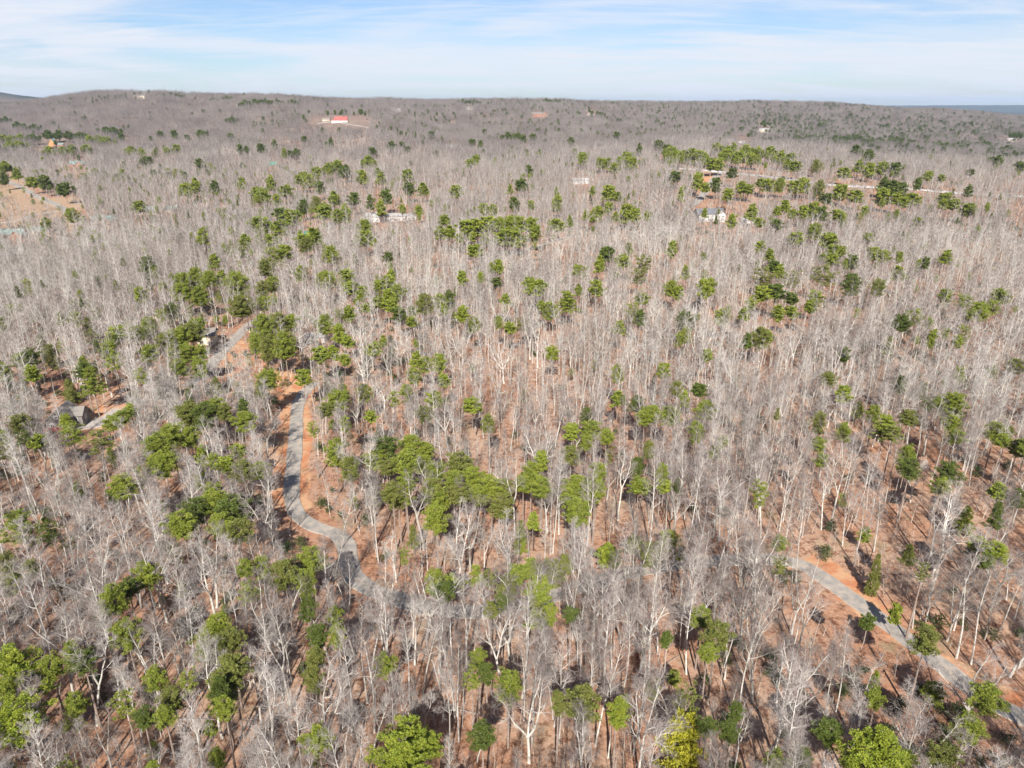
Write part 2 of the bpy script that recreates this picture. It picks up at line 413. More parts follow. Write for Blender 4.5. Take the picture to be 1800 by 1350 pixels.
def branch_dir(r, d, ang, phi):
    a = norm(np.cross(d, (0, 0, 1) if abs(d[2]) < .95 else (1, 0, 0))); b = np.cross(d, a)
    return norm(d*math.cos(ang) + (a*math.cos(phi)+b*math.sin(phi))*math.sin(ang))
def bare_form(seed, kind, lod):
    """returns (trunk Wood, crown Wood), about 20 m tall; lod 0 near .. 3 far"""
    r = np.random.default_rng(seed); tw = Wood(); cw = Wood(); ga = 2.4
    H = {'slim': 21, 'broad': 18, 'fork': 19}[kind]*r.uniform(.92, 1.08)
    lean = r.normal(size=3)*.03; lean[2] = 1
    tk = [7, 5, 4, 3][lod]; inf = [1.0, 1.25, 1.7, 3.0][lod]
    r0 = {'slim': .15, 'broad': .26, 'fork': .20}[kind]*r.uniform(.9, 1.1)
    n1 = {'slim': [17, 14, 9, 6], 'broad': [15, 12, 8, 6], 'fork': [13, 11, 8, 5]}[kind][lod]
    n2 = [7, 6, 4, 3][lod]; n3 = [5, 4, 3, 0][lod]; n4 = [4, 2, 0, 0][lod]
    stems = []
    base = np.array([0, 0, -.6 if lod < 3 else -3.5])
    if kind == 'slim':
        P = walk(r, base, norm(lean), H*.96-base[2], 8, .035, .02); rad = r0*(1-np.linspace(0, 1, 9))**.75*1.0+.012
        rad[0] *= 1.25; tw.tube(P, rad*(1 if lod < 2 else 1.25), tk, 0); stems.append((P, rad, r.uniform(.38, .52), 1.0))
    else:
        fk = H*(r.uniform(.28, .36) if kind == 'broad' else r.uniform(.40, .52))
        P = walk(r, base, norm(lean), fk-base[2], 3, .05, .0); tw.tube(P, np.array([r0*1.25, r0, r0*.92, r0*.85]), tk, 0, True)
        ns = 3 if kind == 'broad' else 2; ph = r.uniform(0, 6.28)
        for k in range(ns):
            d = branch_dir(r, np.array([0, 0, 1.]), R(r.uniform(22, 42) if kind == 'broad' else r.uniform(12, 24)), ph+k*6.28/ns+r.uniform(-.3, .3))
            Q = walk(r, P[-1], d, (H-fk)*r.uniform(.85, 1.08), 6, .12, .07); rr = r0*.66*(1-np.linspace(0, 1, 7))**.8+.012
            tw.tube(Q, rr*(1 if lod < 2 else 1.2), max(3, tk-1), 0); stems.append((Q, rr, .12, .85))
        n1 = int(n1*.62)+1
    for P, rad, t0, ls in stems:
        for i in range(n1):
            t = t0 + (1-t0)*((i+r.uniform(.1, .9))/n1)**.9*.985; ga += 2.4+r.normal()*.3
            p, d = along(P, t); q = (t-t0)/(1-t0)
            ang = R(r.uniform(48, 66)-20*q); wide = {'slim': 3.9, 'broad': 5.4, 'fork': 4.2}[kind]*[1, 1.05, 1.25, 1.2][lod]
            ln = ls*wide*(1-.62*q)*r.uniform(.6, 1.15)*(.55+.45*min(1, q*4+.25))
            B = walk(r, p, branch_dir(r, d, ang, ga), ln, [5, 4, 3, 2][lod], .14, .09 if kind != 'broad' else .05)
            rb = max(.022, rad[min(int(t*(len(rad)-1)), len(rad)-1)]*.48)
            cw.tube(B, inf*(rb*(1-np.linspace(0, 1, len(B)))**.8+.006), 4 if lod == 0 else 3, 0)
            for j in range(n2):
                u = .22+.76*(j+r.uniform(.1, .9))/n2; p2, d2 = along(B, u); g2 = r.uniform(0, 6.28)
                l2 = ln*.52*(1-.5*u)*r.uniform(.7, 1.25)+.25
                if lod >= 3: Q = walk(r, p2, branch_dir(r, d2, R(42), g2), l2*1.15, 1, .1, .12); cw.flat((Q[0], Q[-1]), .028*inf, 1, r); continue
                Q = walk(r, p2, branch_dir(r, d2, R(r.uniform(32, 55)), g2), l2, 3 if lod == 0 else 2, .16, .10)
                cw.tube(Q, inf*(np.linspace(rb*.42, .007, len(Q))), 3, 0 if (lod < 2 and j < n2//2) else 1)
                for k in range(n3):
                    u3 = .25+.74*(k+r.uniform(.1, .9))/n3; p3, d3 = along(Q, u3); l3 = l2*.55*r.uniform(.6, 1.2)+.22
                    q3 = p3+norm(branch_dir(r, d3, R(r.uniform(28, 50)), r.uniform(0, 6.28))+np.array([0, 0, .12]))*l3
                    cw.flat((p3, q3), .0125*inf, 1, r)
                    for h in range(n4):
                        p4 = p3+(q3-p3)*r.uniform(.3, .9); d4 = branch_dir(r, norm(q3-p3), R(38), r.uniform(0, 6.28))
                        cw.flat((p4, p4+d4*l3*r.uniform(.35, .8)), .0085*inf, 1, r)
    return tw, cw

def tufts(r, centres, radii, per, size, flat=.75):
    """needle tufts: slender faces through every clump's volume"""
    V = []
    for c, rd in zip(centres, radii):
        d = r.normal(size=(per, 3)); d /= np.linalg.norm(d, axis=1)[:, None]
        rr = rd*r.uniform(.35, 1.0, (per, 1))**.6; P = c + d*rr*np.array([1, 1, flat])
        g = d*np.array([1, 1, .6]) + np.array([0, 0, .55]) + r.normal(size=(per, 3))*.45; g /= np.linalg.norm(g, axis=1)[:, None]
        s = np.cross(g, r.normal(size=(per, 3))); s /= np.linalg.norm(s, axis=1)[:, None]+1e-9
        L_ = size*r.uniform(.7, 1.35, (per, 1)); W_ = L_*r.uniform(.13, .24, (per, 1))
        V.append(np.stack([P-g*L_*.45-s*W_*.35, P+g*L_*.1-s*W_, P+g*L_*.6, P+g*L_*.1+s*W_, ], 1).reshape(-1, 3))
    V = np.concatenate(V); n = len(V)//4
    F = (np.arange(n)[:, None]*4+np.array([[0, 1, 2, 3]])); return V, F
def pine_crown(seed, style, lod=0, big=False):
    """crown 6 m wide and 8 m deep, z from 0 (its lowest foliage) to 8"""
    r = np.random.default_rng(seed); cen = []; rad = []; w_ = Wood()
    nb = {'round': 64, 'layer': 44, 'loose': 30, 'cone': 50}[style]
    if lod: nb = int(nb*.6)
    if big: nb = int(nb*1.9)
    kx = 1.6 if big else 1.0
    for i in range(nb):
        t = (i+r.uniform(0, 1))/nb
        if style == 'round': prof = 3.0*math.sqrt(max(0.03, 1-((t-.42)/.62)**2))*r.uniform(.3, 1.15)
        elif style == 'loose': prof = 3.1*math.sqrt(max(0.03, 1-((t-.45)/.65)**2))*r.uniform(.3, 1.15)
        elif style == 'layer': t = (math.floor(t*7)+r.uniform(.0, .25))/7; prof = 3.3*(1-t*.8)*r.uniform(.35, 1.05)
        else: prof = 2.7*(1-t)**.8*r.uniform(.45, 1.1)+.15
        prof *= kx; z = (t*7.6+.2)*(1.25 if big else 1); ph = i*2.4+r.uniform(-.5, .5)
        root = np.array([0, 0, max(.0, z-prof*(.45 if style != 'layer' else .1))]); tip = np.array([math.cos(ph)*prof, math.sin(ph)*prof, z])
        mid = (root+tip)/2+np.array([0, 0, -.15])
        w_.tube([root, mid, tip], [.07, .045, .012], 3, 0)
        k = 1 if prof < 1.2 else (2 if prof < 2.3 else (3 if prof < 3.6 else 4))
        for q in range(k):
            f = 1-q*(.33 if prof < 3.6 else .24); c = root+(tip-root)*f + r.normal(size=3)*.22
            cen.append(c); rad.append({'round': .62, 'loose': .56, 'layer': .66, 'cone': .64}[style]*r.uniform(.75, 1.2)*(1 if q == 0 else .85))
    per = {'round': 88, 'loose': 58, 'layer': 100, 'cone': 95}[style]; size = .36
    if lod: per = int(per*.34); size = 1.0
    V, F = tufts(r, cen, rad, per, size, {'layer': .38, 'round': .92}.get(style, .75))
    nV = len(w_.V); V = np.concatenate([np.array(w_.V), V]); FF = [tuple(f) for f in w_.F] + [tuple(f+nV) for f in F]
    return V, FF, [1]*len(w_.F)+[0]*len(F)
def pine_trunk(seed, stubs=True):
    """1 m of height is one tenth: trunk 10 units tall, scaled per tree"""
    r = np.random.default_rng(seed); w_ = Wood()
    P = walk(r, np.array([0, 0, -.03*10]), np.array([0, 0, 1.]), 10.2, 8, .012, .01)
    w_.tube(P, .20*(1-np.linspace(0, 1, 9))**.7+.02, 6, 0)
    if stubs:
        for k in range(9):
            t = r.uniform(.3, .62); p, d = along(P, t); w_.flat((p, p+branch_dir(r, d, R(75), r.uniform(0, 6.3))*r.uniform(.3, 1.0)), .03, 1, r)
    return w_

# ------------------------------------------------------------------ where the photo's evergreens stand: crown centre and size, in three-fold enlarged tiles
# one string per tile: "cx cy w h[kind]" ; kinds: (none) bright green pine, d dark, l loose/thin, y yellow, o olive, w layered white pine, c cedar cone, b very bright
TILES = [(0, 420, 3.0, """780 150 80 110 d;1130 120 60 60;960 220 70 80;1030 210 90 110;1100 210 80 80;960 280 100 80;1050 300 90 100;1250 240 110 130;1170 215 60 70;
1380 270 60 90;1440 240 80 80;1590 180 60 80;1720 215 100 70;1270 355 120 80;1390 340 80 60;905 380 80 80 d;1440 90 90 90 l;1400 150 80 80;1500 70 60 60;1740 80 90 80;1610 30 80 70;1260 60 90 90 l;
740 300 50 70 o;470 450 70 80 c;475 520 70 80 o;785 470 80 110;720 500 90 70;620 500 70 60 l;220 560 80 110 c;270 620 80 120 c;160 620 70 80 d;110 640 60 60 o;15 700 60 100;170 710 60 70;
790 600 80 80;870 530 80 70;940 520 110 70;1010 490 110 90;1040 455 60 50;975 600 90 90;1055 600 70 80;1050 680 80 100;960 680 80 80;600 650 90 60 l;
480 740 120 150 w;370 800 80 120 c;440 690 70 80 d;740 720 70 80 l;570 590 60 70;1410 740 110 100;1390 470 100 140;1470 450 90 120;1530 440 60 60;1410 570 80 130;1500 560 110 140;1345 550 60 100;
1710 450 70 100;1790 500 50 80;1690 610 70 60 b;1750 600 60 60;1600 730 60 70 o;1000 920 130 110;1080 930 110 130;1140 880 90 80;1180 910 70 80;1000 1040 90 100;900 1030 110 90;850 1100 160 120;850 1190 140 100;800 1080 60 60;
1285 960 100 100;1280 880 50 60 d;690 910 70 60;640 940 80 70;590 970 80 70;530 1060 130 110 o;100 970 90 70;20 1050 50 70;110 1050 80 80 l;200 1070 60 60 l;40 1130 80 80 l;380 1030 120 80 l;
1070 1150 50 90;1130 1170 70 80;1250 1120 60 60;1280 1220 120 100;1370 1215 80 80;650 1300 120 100;1120 1335 80 50;1780 850 100 100;1720 900 80 70;1650 1000 70 80 l;1770 1120 90 130;1190 1190 70 60"""),
(600, 420, 3.0, """30 200 60 60;45 260 60 50;110 280 40 50;100 310 40 40;265 190 40 50;250 230 50 60;190 250 40 50;300 280 70 80;245 310 50 70;40 400 50 70;260 350 60 60;300 400 60 60 d;200 340 50 50;130 365 40 40;
440 340 90 100;520 330 60 80;570 320 60 90;540 370 40 50;370 440 50 40;695 450 60 80;640 400 50 70 l;830 150 40 60;635 210 40 60 l;820 230 40 40 d;705 65 60 50;245 95 40 40 d;990 250 50 70;1035 260 60 70;865 320 50 40;
1190 320 120 90 w;1250 270 40 50;1050 350 40 40;1100 375 70 90;1245 170 40 50;1395 80 60 60 d;1515 55 40 50;1360 135 50 70;1490 120 60 40 o;1590 130 100 60 o;1745 60 40 70;1570 200 80 80 o;1345 265 60 70;1740 260 70 80;1780 290 40 60;
1590 320 50 50;1540 370 80 60 l;1575 420 60 70 d;1465 470 60 60 b;950 450 80 70 o;890 470 50 50;1110 600 70 70 b;175 585 60 60;220 540 40 50 l;30 545 50 50;15 640 40 50;395 640 60 70;445 660 60 80;515 660 50 80;380 720 80 80;540 750 50 60;340 800 60 50;
120 810 70 90;15 810 40 70;280 840 60 80 l;490 850 70 60 l;440 920 80 80;155 940 50 50;20 980 40 70;690 880 70 60;775 970 60 100;1455 710 60 90;1700 700 50 70 l;1770 790 60 80;1460 840 70 60;1560 870 80 80 d;
1290 930 60 80;1320 1000 90 70;1400 1040 70 80;1215 1020 60 70;1290 1070 60 80;1210 1140 100 100;1640 920 90 80;1730 930 100 70;1600 940 80 60;360 1080 100 90;230 1100 120 90;440 1110 80 80;350 1170 130 110;180 1160 100 60;250 1200 90 80;420 1180 100 90;
620 1190 130 110;500 1230 100 90;700 1250 100 80;590 1260 90 80;790 1300 110 90;480 1310 100 90;340 1280 90 90;270 1330 100 80;1055 1170 50 80;1000 1230 90 100;1050 1290 80 80;960 1290 90 90;870 1310 70 90;
1350 1230 80 100;1240 1300 120 100;1340 1310 80 90;1620 1110 60 90;1560 1200 60 100;1690 1240 60 100;1570 1300 90 80;1700 1310 60 60;40 1210 80 120"""),
(1200, 420, 3.0, """410 45 40 50;460 85 50 50;480 150 60 40 d;430 195 110 60 o;510 175 50 60 o;570 210 90 90 o;420 290 70 50 o;490 280 70 60 d;570 315 50 50 d;500 390 70 50 o;360 345 40 50 b;325 400 50 60 b;210 410 70 80;575 390 50 50;
770 20 70 60 d;790 70 60 60;840 65 40 40;740 105 40 40;790 110 50 50;745 190 120 90 o;895 125 50 60 d;890 240 90 110 d;1060 95 50 50;1010 80 60 50 l;1135 185 70 60 o;1140 100 30 50;1030 255 60 80;1280 130 30 50 d;1390 100 60 60 l;
700 310 60 60;680 360 50 60;110 265 50 80;15 180 40 60;140 260 50 80;15 430 90 100;15 510 60 80;410 520 80 110;340 540 50 70 d;455 515 40 50;1385 305 50 60;1480 325 80 60 l;1560 380 90 90 b;1680 305 70 50;1640 360 80 70 l;
1155 440 90 70;1230 410 90 70 l;1480 500 60 90 l;1450 545 40 50 b;1315 530 30 80;130 615 40 50;1755 670 80 70;855 615 40 60 d;1145 765 60 90 d;770 735 70 70;845 820 60 70 o;1010 920 70 90;1070 980 140 120 w;1110 1020 100 70 w;1190 940 80 80;
1420 870 130 120;1420 970 80 80;1440 1040 80 60;1300 870 70 80 l;1650 1010 90 90;1690 1060 80 70;1770 1100 80 90;115 900 90 100 b;85 800 60 60 d;10 850 50 80;720 970 60 110;715 1080 70 70;730 1170 50 60;205 1070 40 60;170 1130 40 60 l;
1400 1230 110 110 d;1360 1310 80 60;1670 1330 80 40;1200 1210 90 100 d"""),
(0, 850, 2.7, """1010 80 110 90;930 120 110 90;860 190 120 100;1100 120 130 120;1050 190 100 100;1130 220 110 90;560 40 80 70;80 170 90 80;50 240 90 100 l;240 220 80 80 l;160 240 90 100 l;40 380 80 100;150 400 60 80;40 480 80 100;
690 430 100 110;610 490 80 80 d;540 550 110 130;600 710 120 130;1040 660 90 90;1000 760 130 130;1090 740 110 100;1100 880 150 110;1060 970 110 110;1060 1060 90 90;1165 400 70 80;1250 410 90 130;1350 430 110 130;1180 510 80 90;
1480 360 110 110;1450 470 80 120;1460 590 70 110;1590 640 70 100;1510 720 90 100;1600 720 60 100;1500 820 80 90;1490 930 80 120;60 850 150 150 b;30 960 100 90;240 870 110 90;390 840 110 90 d;220 960 60 50;360 1040 80 90;80 1100 200 160 b;
740 920 90 110;890 940 90 100 l;820 1020 100 100;780 1100 80 90;590 1040 90 120 l;680 1110 90 80 d;1000 1160 50 60;1030 1300 70 90;1510 1210 120 90 b;720 1340 40 30;340 1130 80 90 l;860 500 60 70 c"""),
(600, 850, 2.7, """270 60 90 100;450 60 110 110;450 160 100 120;560 40 90 70;650 50 90 70;760 100 110 90;950 20 90 60;1100 50 110 100;1120 130 110 110;1200 40 80 90;1430 15 60 40;850 250 60 140 y;910 180 50 70 l;
440 460 80 110;530 470 80 70;480 510 90 90;640 430 80 100 w;700 450 80 80 l;830 430 100 80;900 400 80 80;990 420 110 110;930 500 110 110;780 510 90 90;1060 380 60 90;760 560 60 70;710 600 60 70;920 590 80 70;990 620 60 100;930 640 80 40;
1270 340 110 100 b;1480 330 110 90;1560 260 80 60;1390 290 60 60 l;1610 330 30 60 b;205 855 90 90;650 830 70 90;690 900 70 90;620 920 90 100 l;790 960 110 130;670 1190 110 120;1150 1040 150 150;1030 1040 60 100;1310 1090 90 110 b;1540 740 40 60 d;
320 1190 150 140 b;290 1290 250 120 b;420 1240 100 100 b;1090 620 70 60 d;1340 1040 60 60 c"""),
(1200, 850, 2.7, """90 630 90 80;160 720 120 130;120 800 80 70;460 280 60 70;460 390 70 90 l;910 440 60 180 c;1140 420 50 90 o;1340 170 90 130 y;1400 290 60 60 l;1490 320 90 90 b;1440 370 50 60 d;880 660 50 60 d;1155 740 100 130;1010 620 40 80 y;
910 950 60 120 y;915 1020 70 80;1450 1020 130 100;250 1080 60 90 d;940 1230 120 150 b;870 1300 200 120 b;1000 1310 120 90 b;1240 1290 120 100;1060 1310 80 80;450 1330 110 60 b;220 1170 80 90 d;20 1040 100 160 o;1230 10 60 40;1500 40 50 50 o;1590 70 60 90 d;
120 1150 80 60 d;560 1300 80 90 d;700 1180 120 80 d"""),
(0, 130, 3.0, """30 240 60 50;90 270 60 50;130 280 60 50;180 285 50 50;60 350 60 60;20 345 50 60;110 340 60 60;170 340 50 60;50 380 60 40;100 380 60 40;250 320 50 50;310 320 50 40;360 325 50 40;420 330 60 50;470 350 60 60;520 350 60 60;570 360 70 50;
560 300 60 60 d;600 305 70 60 d;640 335 40 40 d;330 405 80 70;380 405 60 70;260 410 60 50;460 400 50 60;690 410 60 50;750 420 90 90;820 420 80 70;880 410 90 60;780 470 50 50 d;930 400 40 40;930 120 80 30 d;1195 130 50 40 d;1125 140 50 30 d;1290 155 50 40 d;
1340 150 50 30 d;1400 145 60 50 d;1460 145 60 50 d;1540 150 60 40 d;1225 245 60 50 d;845 320 30 25 d;920 320 40 30 d;985 335 20 20 d;1060 320 50 40 d;1220 340 40 40 d;1265 400 25 40 d;1300 400 20 30 d;1375 395 40 40 d;1450 375 40 40 d;1500 420 30 40;
1560 425 50 50 d;1605 345 25 25 d;1745 365 30 40 d;1050 475 30 40 d;1030 590 50 60;1135 600 60 50 d;1275 580 30 50;1360 640 60 60;1430 580 50 80;1390 650 60 50;1510 620 50 50;1460 670 40 50 l;1625 570 50 60;1690 600 40 50 d;1670 530 60 50;1730 500 50 40;
1780 485 50 40;1580 560 40 40;1600 540 40 30;380 745 80 60;240 790 50 50 l;735 705 50 50 o;980 610 50 50 l;340 610 60 50 d;20 550 70 70 d;25 490 50 30 o;90 530 50 40 o;170 575 50 40 o;240 575 60 60 d;1600 700 80 60;1670 690 90 70;1710 730 70 60;1760 660 60 60;
1780 750 80 70;1490 760 90 50 d;1540 760 70 60;1480 810 60 60;1370 800 80 50 o;1650 860 80 60;1600 880 60 40;1070 860 60 70 o;1290 880 60 40;1440 880 60 40 l;525 860 30 20"""),
(600, 130, 3.0, """20 520 60 60 d;20 740 50 80;120 810 70 80;130 870 70 50;140 465 60 60;110 550 50 60;210 555 60 50;190 525 40 40 l;350 540 50 50;265 385 30 60 d;320 375 25 25 d;350 400 25 25 d;165 405 30 25 d;355 610 50 50 d;430 610 60 40;605 625 60 40;
235 650 50 60 d;210 710 50 70;70 660 50 50 d;150 680 40 60 d;410 720 30 40;320 715 25 40;680 475 40 30;710 455 30 40;750 715 40 50;800 720 30 50;910 690 40 60 d;890 610 30 40;950 590 50 50 d;1000 695 30 40;1140 690 40 70;990 515 30 50 d;545 770 40 40;
520 835 60 40;570 835 60 40;660 820 80 40 b;710 815 80 50 b;780 800 80 50 b;840 800 90 60 b;890 790 90 60 b;930 790 60 60;860 870 80 50 b;920 870 90 50 b;1000 800 60 60;1020 840 50 60;1130 800 60 50 o;620 870 30 40;690 860 30 40;760 875 30 40;
1270 450 40 50;1380 475 50 40;1500 450 80 60 l;1530 480 70 40 l;1440 500 50 40;1570 400 30 50 d;1210 360 25 50 d;1450 330 40 50 d;1670 380 50 40 d;1740 420 60 50;1770 440 60 60;1720 400 40 40 d;1410 630 60 60;1455 650 40 40;1410 710 40 50;1500 740 60 80;
1550 750 40 60;1330 750 40 60;1360 730 40 50 o;1290 745 30 40;1445 755 40 40;1205 780 30 50;1760 545 50 40 d;1325 620 25 40;1135 625 25 40;1790 640 30 60;1610 750 30 40;475 318 25 20 d;755 305 20 20 d;880 330 60 30 d;930 335 60 40 d;960 345 40 30 d;
1010 340 40 20 d;690 365 30 30 d;735 370 20 30 d;640 145 50 20 d;700 147 60 20 d;1080 140 50 20 d;1130 142 50 20 d;1250 212 30 30 d;1350 210 60 30 d;1390 222 40 25 d"""),
(1200, 130, 3.0, """180 400 60 40;270 400 60 40;330 410 60 40;400 420 60 40;460 420 60 40;520 440 60 40;230 430 60 40;300 440 60 40;360 450 60 40;570 450 50 40;150 480 50 50;190 480 50 50;50 430 60 50;100 440 50 50 l;
80 570 40 80;175 590 40 60 d;120 600 40 40;240 640 40 50;260 525 40 40 d;310 600 40 50;350 610 40 40;410 575 40 30;450 590 60 40;515 585 70 70;590 600 60 40;640 590 60 60;720 600 90 90;760 660 50 40 d;590 490 50 40;555 485 40 40 l;705 485 70 70;850 525 50 40 l;
930 490 60 50;985 510 60 60;1050 500 60 50;1120 510 50 60 d;1060 590 70 60 d;1100 605 70 60 d;1150 620 80 60 d;1060 650 80 30;1130 660 60 30;1210 665 60 30;830 630 80 40 b;910 650 60 40;1240 580 30 50 d;1510 620 40 50 d;1385 660 50 50;1430 690 50 40 b;1375 690 50 40;
1160 680 50 40;1510 720 60 50 o;1245 780 40 30;1050 685 30 30;1520 520 30 25 d;1365 550 30 30;1295 540 40 40 l;365 735 60 70;400 785 40 40;260 780 40 60;115 735 30 40;500 725 40 40 l;540 700 40 50;580 740 30 40;635 735 40 60;690 730 50 80;735 740 40 60 d;
815 745 50 40;495 795 50 40 d;700 830 80 80;775 880 70 50;600 870 60 50;980 865 40 40 b;960 725 30 40;600 340 60 30 d;650 335 70 40 d;700 335 70 40 d;800 340 70 40 d;870 340 80 40 d;920 335 60 40 d;980 360 80 60 d;1040 350 80 60 d;1090 355 80 50 d;
1130 345 60 40 d;1190 360 60 30 d;1350 370 50 50 d;1390 380 70 60 d;1450 375 60 40 d;1590 370 50 40 d;1710 395 60 30 d;1750 320 50 40 d;1785 325 60 40 d;1660 465 60 40 d;1780 490 40 40 d;910 405 50 30 d;980 430 50 30 d;1080 275 60 30 d;680 290 60 30 d;740 270 50 25 d"""),
]
pines = []
for ox, oy, s, txt in TILES:
    for e in txt.replace('\n', '').split(';'):
        q = e.split()
        if len(q) < 4: continue
        pines.append([ox+float(q[0])/s, oy+float(q[1])/s, float(q[2])/s, float(q[3])/s, q[4] if len(q) > 4 else ''])
pines.append([1196, 1322, 62, 100, 'Y'])
STYLE = {'': 'round', 'b': 'round', 'd': 'round', 'l': 'loose', 'o': 'loose', 'y': 'cone', 'w': 'layer', 'c': 'cone', 'Y': 'round'}
MATK = {'': 'needle', 'b': 'needle_bright', 'd': 'needle_dark', 'l': 'needle', 'o': 'needle_olive', 'y': 'needle_bright', 'w': 'needle', 'c': 'needle_olive', 'Y': 'needle_yellow'}
PT = []          # every evergreen of the photo: base, trunk height, crown width and depth
for px, py, pw, ph, k in pines:
    low = k in ('Y', 'y', 'c') or (py > 940 and 1040 < px < 1210 and py < 1000)
    hc = 13.5 if not low else 5.0
    hc += random.uniform(-1.5, 2) if not low else 0
    g = hit(px, py, hc); dist = project((g[0], g[1], g[2]+hc))[2]
    W_ = pw*dist/FPX; vis = ph*dist/FPX
    dep = math.atan2(CAM_H-g[2]-hc, math.hypot(g[0], g[1]))
    # a crown seen from above shows its width too: height*cos + width*sin of the sight angle
    Lc = max((vis-.35*W_*math.sin(dep))/max(math.cos(dep), .3), W_*.85)
    W_ = min(W_*1.18, 12); Lc = min(Lc*1.08, 14)
    if g[1] > 2000: W_ = min(W_, 9)
    z0 = max(hc-Lc*.5, .8); PT.append(dict(x=g[0], y=g[1], z=g[2], W=W_, L=Lc, z0=z0, k=k, px=px, py=py, pw=pw, ph=ph, d=dist))

# ------------------------------------------------------------------ keep-clear rules for the bare woods
HOUSE_PX = [(118, 745, 12), (600, 212, 22), (1252, 386, 17), (700, 384, 20), (540, 414, 6), (140, 288, 17), (95, 254, 16), (262, 374, 12), (304, 371, 9), (183, 388, 12), (25, 415, 14),
            (70, 410, 10), (480, 290, 9), (366, 598, 7), (555, 596, 8), (1310, 388, 8), (945, 204, 18), (1037, 203, 15), (1143, 235, 14), (1343, 230, 16), (1283, 248, 18), (1776, 247, 16),
            (1020, 320, 10), (697, 193, 12), (825, 191, 12), (793, 257, 10), (247, 171, 16), (540, 196, 12), (1187, 196, 14)]
HG = [(hit(a, b), c) for a, b, c in HOUSE_PX]
# parts of the picture where the photo looks through to the ground: (polygon, share of the trees left out)
OPEN = [([(490, 700), (548, 690), (545, 890), (560, 915), (500, 905), (478, 880), (484, 780)], 0.96), ([(500, 890), (560, 905), (630, 940), (640, 1010), (600, 1010), (570, 960), (510, 925)], 0.76),
        ([(640, 1020), (700, 1025), (740, 1040), (740, 1075), (650, 1055)], 0.57), ([(820, 1025), (870, 1030), (870, 1080), (800, 1080)], 0.57), ([(1410, 975), (1470, 985), (1580, 1075), (1560, 1125), (1440, 1035)], 0.95), ([(1560, 1090), (1640, 1130), (1640, 1165), (1560, 1130)], .95),
        ([(1630, 1135), (1720, 1185), (1710, 1215), (1640, 1180)], .95), ([(1730, 1190), (1800, 1235), (1800, 1275), (1740, 1240)], .95), ([(95, 715), (225, 700), (215, 750), (130, 775), (90, 765)], .96),
        ([(370, 580), (430, 575), (430, 660), (372, 655)], 0.61), ([(430, 640), (540, 640), (530, 700), (470, 700)], 0.29), ([(1225, 365), (1330, 365), (1330, 398), (1225, 398)], 0.74),
        ([(650, 368), (745, 368), (745, 395), (650, 395)], 0.49), ([(1238, 296), (1275, 296), (1240, 350), (1222, 350)], 0.95), ([(1270, 298), (1390, 306), (1390, 322), (1270, 312)], 0.45), ([(1455, 318), (1555, 325), (1555, 345), (1455, 340)], 0.66),
        ([(1590, 328), (1680, 332), (1680, 346), (1590, 342)], 0.33), ([(0, 300), (75, 335), (75, 355), (0, 335)], 0.74), ([(0, 340), (70, 350), (130, 345), (150, 365), (110, 380), (140, 410), (0, 420)], 0.25),
        ([(540, 204), (655, 204), (660, 230), (535, 224)], 0.97), ([(60, 240), (150, 240), (150, 296), (105, 296), (60, 270)], 0.66), ([(530, 400), (560, 400), (560, 425), (530, 425)], 0.7), ([(1775, 360), (1800, 360), (1800, 405), (1775, 400)], 0.7),
        ([(470, 280), (492, 280), (492, 298), (470, 298)], 0.66), ([(930, 192), (962, 192), (962, 208), (930, 208)], 0.74), ([(1025, 194), (1050, 194), (1050, 206), (1025, 206)], 0.74), ([(1130, 228), (1156, 228), (1156, 238), (1130, 238)], 0.74),
        ([(1330, 220), (1358, 220), (1358, 234), (1330, 234)], 0.74), ([(1255, 240), (1305, 240), (1330, 262), (1300, 258), (1255, 250)], 0.74), ([(1765, 240), (1800, 240), (1800, 252), (1765, 252)], 0.66), ([(240, 164), (262, 164), (262, 174), (240, 174)], 0.74),
        ([(685, 185), (710, 185), (710, 197), (685, 197)], 0.7), ([(815, 184), (835, 184), (835, 195), (815, 195)], 0.7), ([(780, 250), (806, 250), (806, 260), (780, 260)], 0.49), ([(1000, 310), (1045, 310), (1045, 328), (1000, 328)], 0.49),
        ([(245, 360), (320, 360), (320, 380), (245, 380)], 0.25), ([(165, 375), (205, 375), (205, 395), (165, 395)], 0.25), ([(5, 400), (90, 398), (90, 422), (5, 422)], 0.25), ([(355, 580), (378, 580), (378, 605), (355, 605)], 0.66),
        ([(800, 880), (870, 880), (880, 1000), (790, 1000)], 0.37), ([(640, 890), (1100, 890), (1160, 990), (900, 1010), (640, 990)], .3), ([(640, 600), (1120, 600), (1120, 900), (620, 900)], .1), ([(810, 630), (940, 630), (940, 720), (810, 720)], 0.29), ([(905, 415), (1000, 410), (1000, 440), (905, 445)], 0.49),
        ([(120, 300), (160, 300), (160, 285), (120, 285)], 0.41), ([(820, 1200), (900, 1150), (1000, 1200), (900, 1290)], 0.1), ([(1330, 560), (1800, 540), (1800, 1180), (1500, 1000), (1380, 860)], 0.13), ([(1560, 880), (1800, 860), (1800, 1180), (1580, 1060)], 0.12)]
OPEN = [(np.array(p, float), f) for p, f in OPEN]
ALLROADS = [(roads[k], HALF[k]+{'road': 2.0, 'hi': 3, 'left': 5}.get(k, 1.5)) for k in roads]
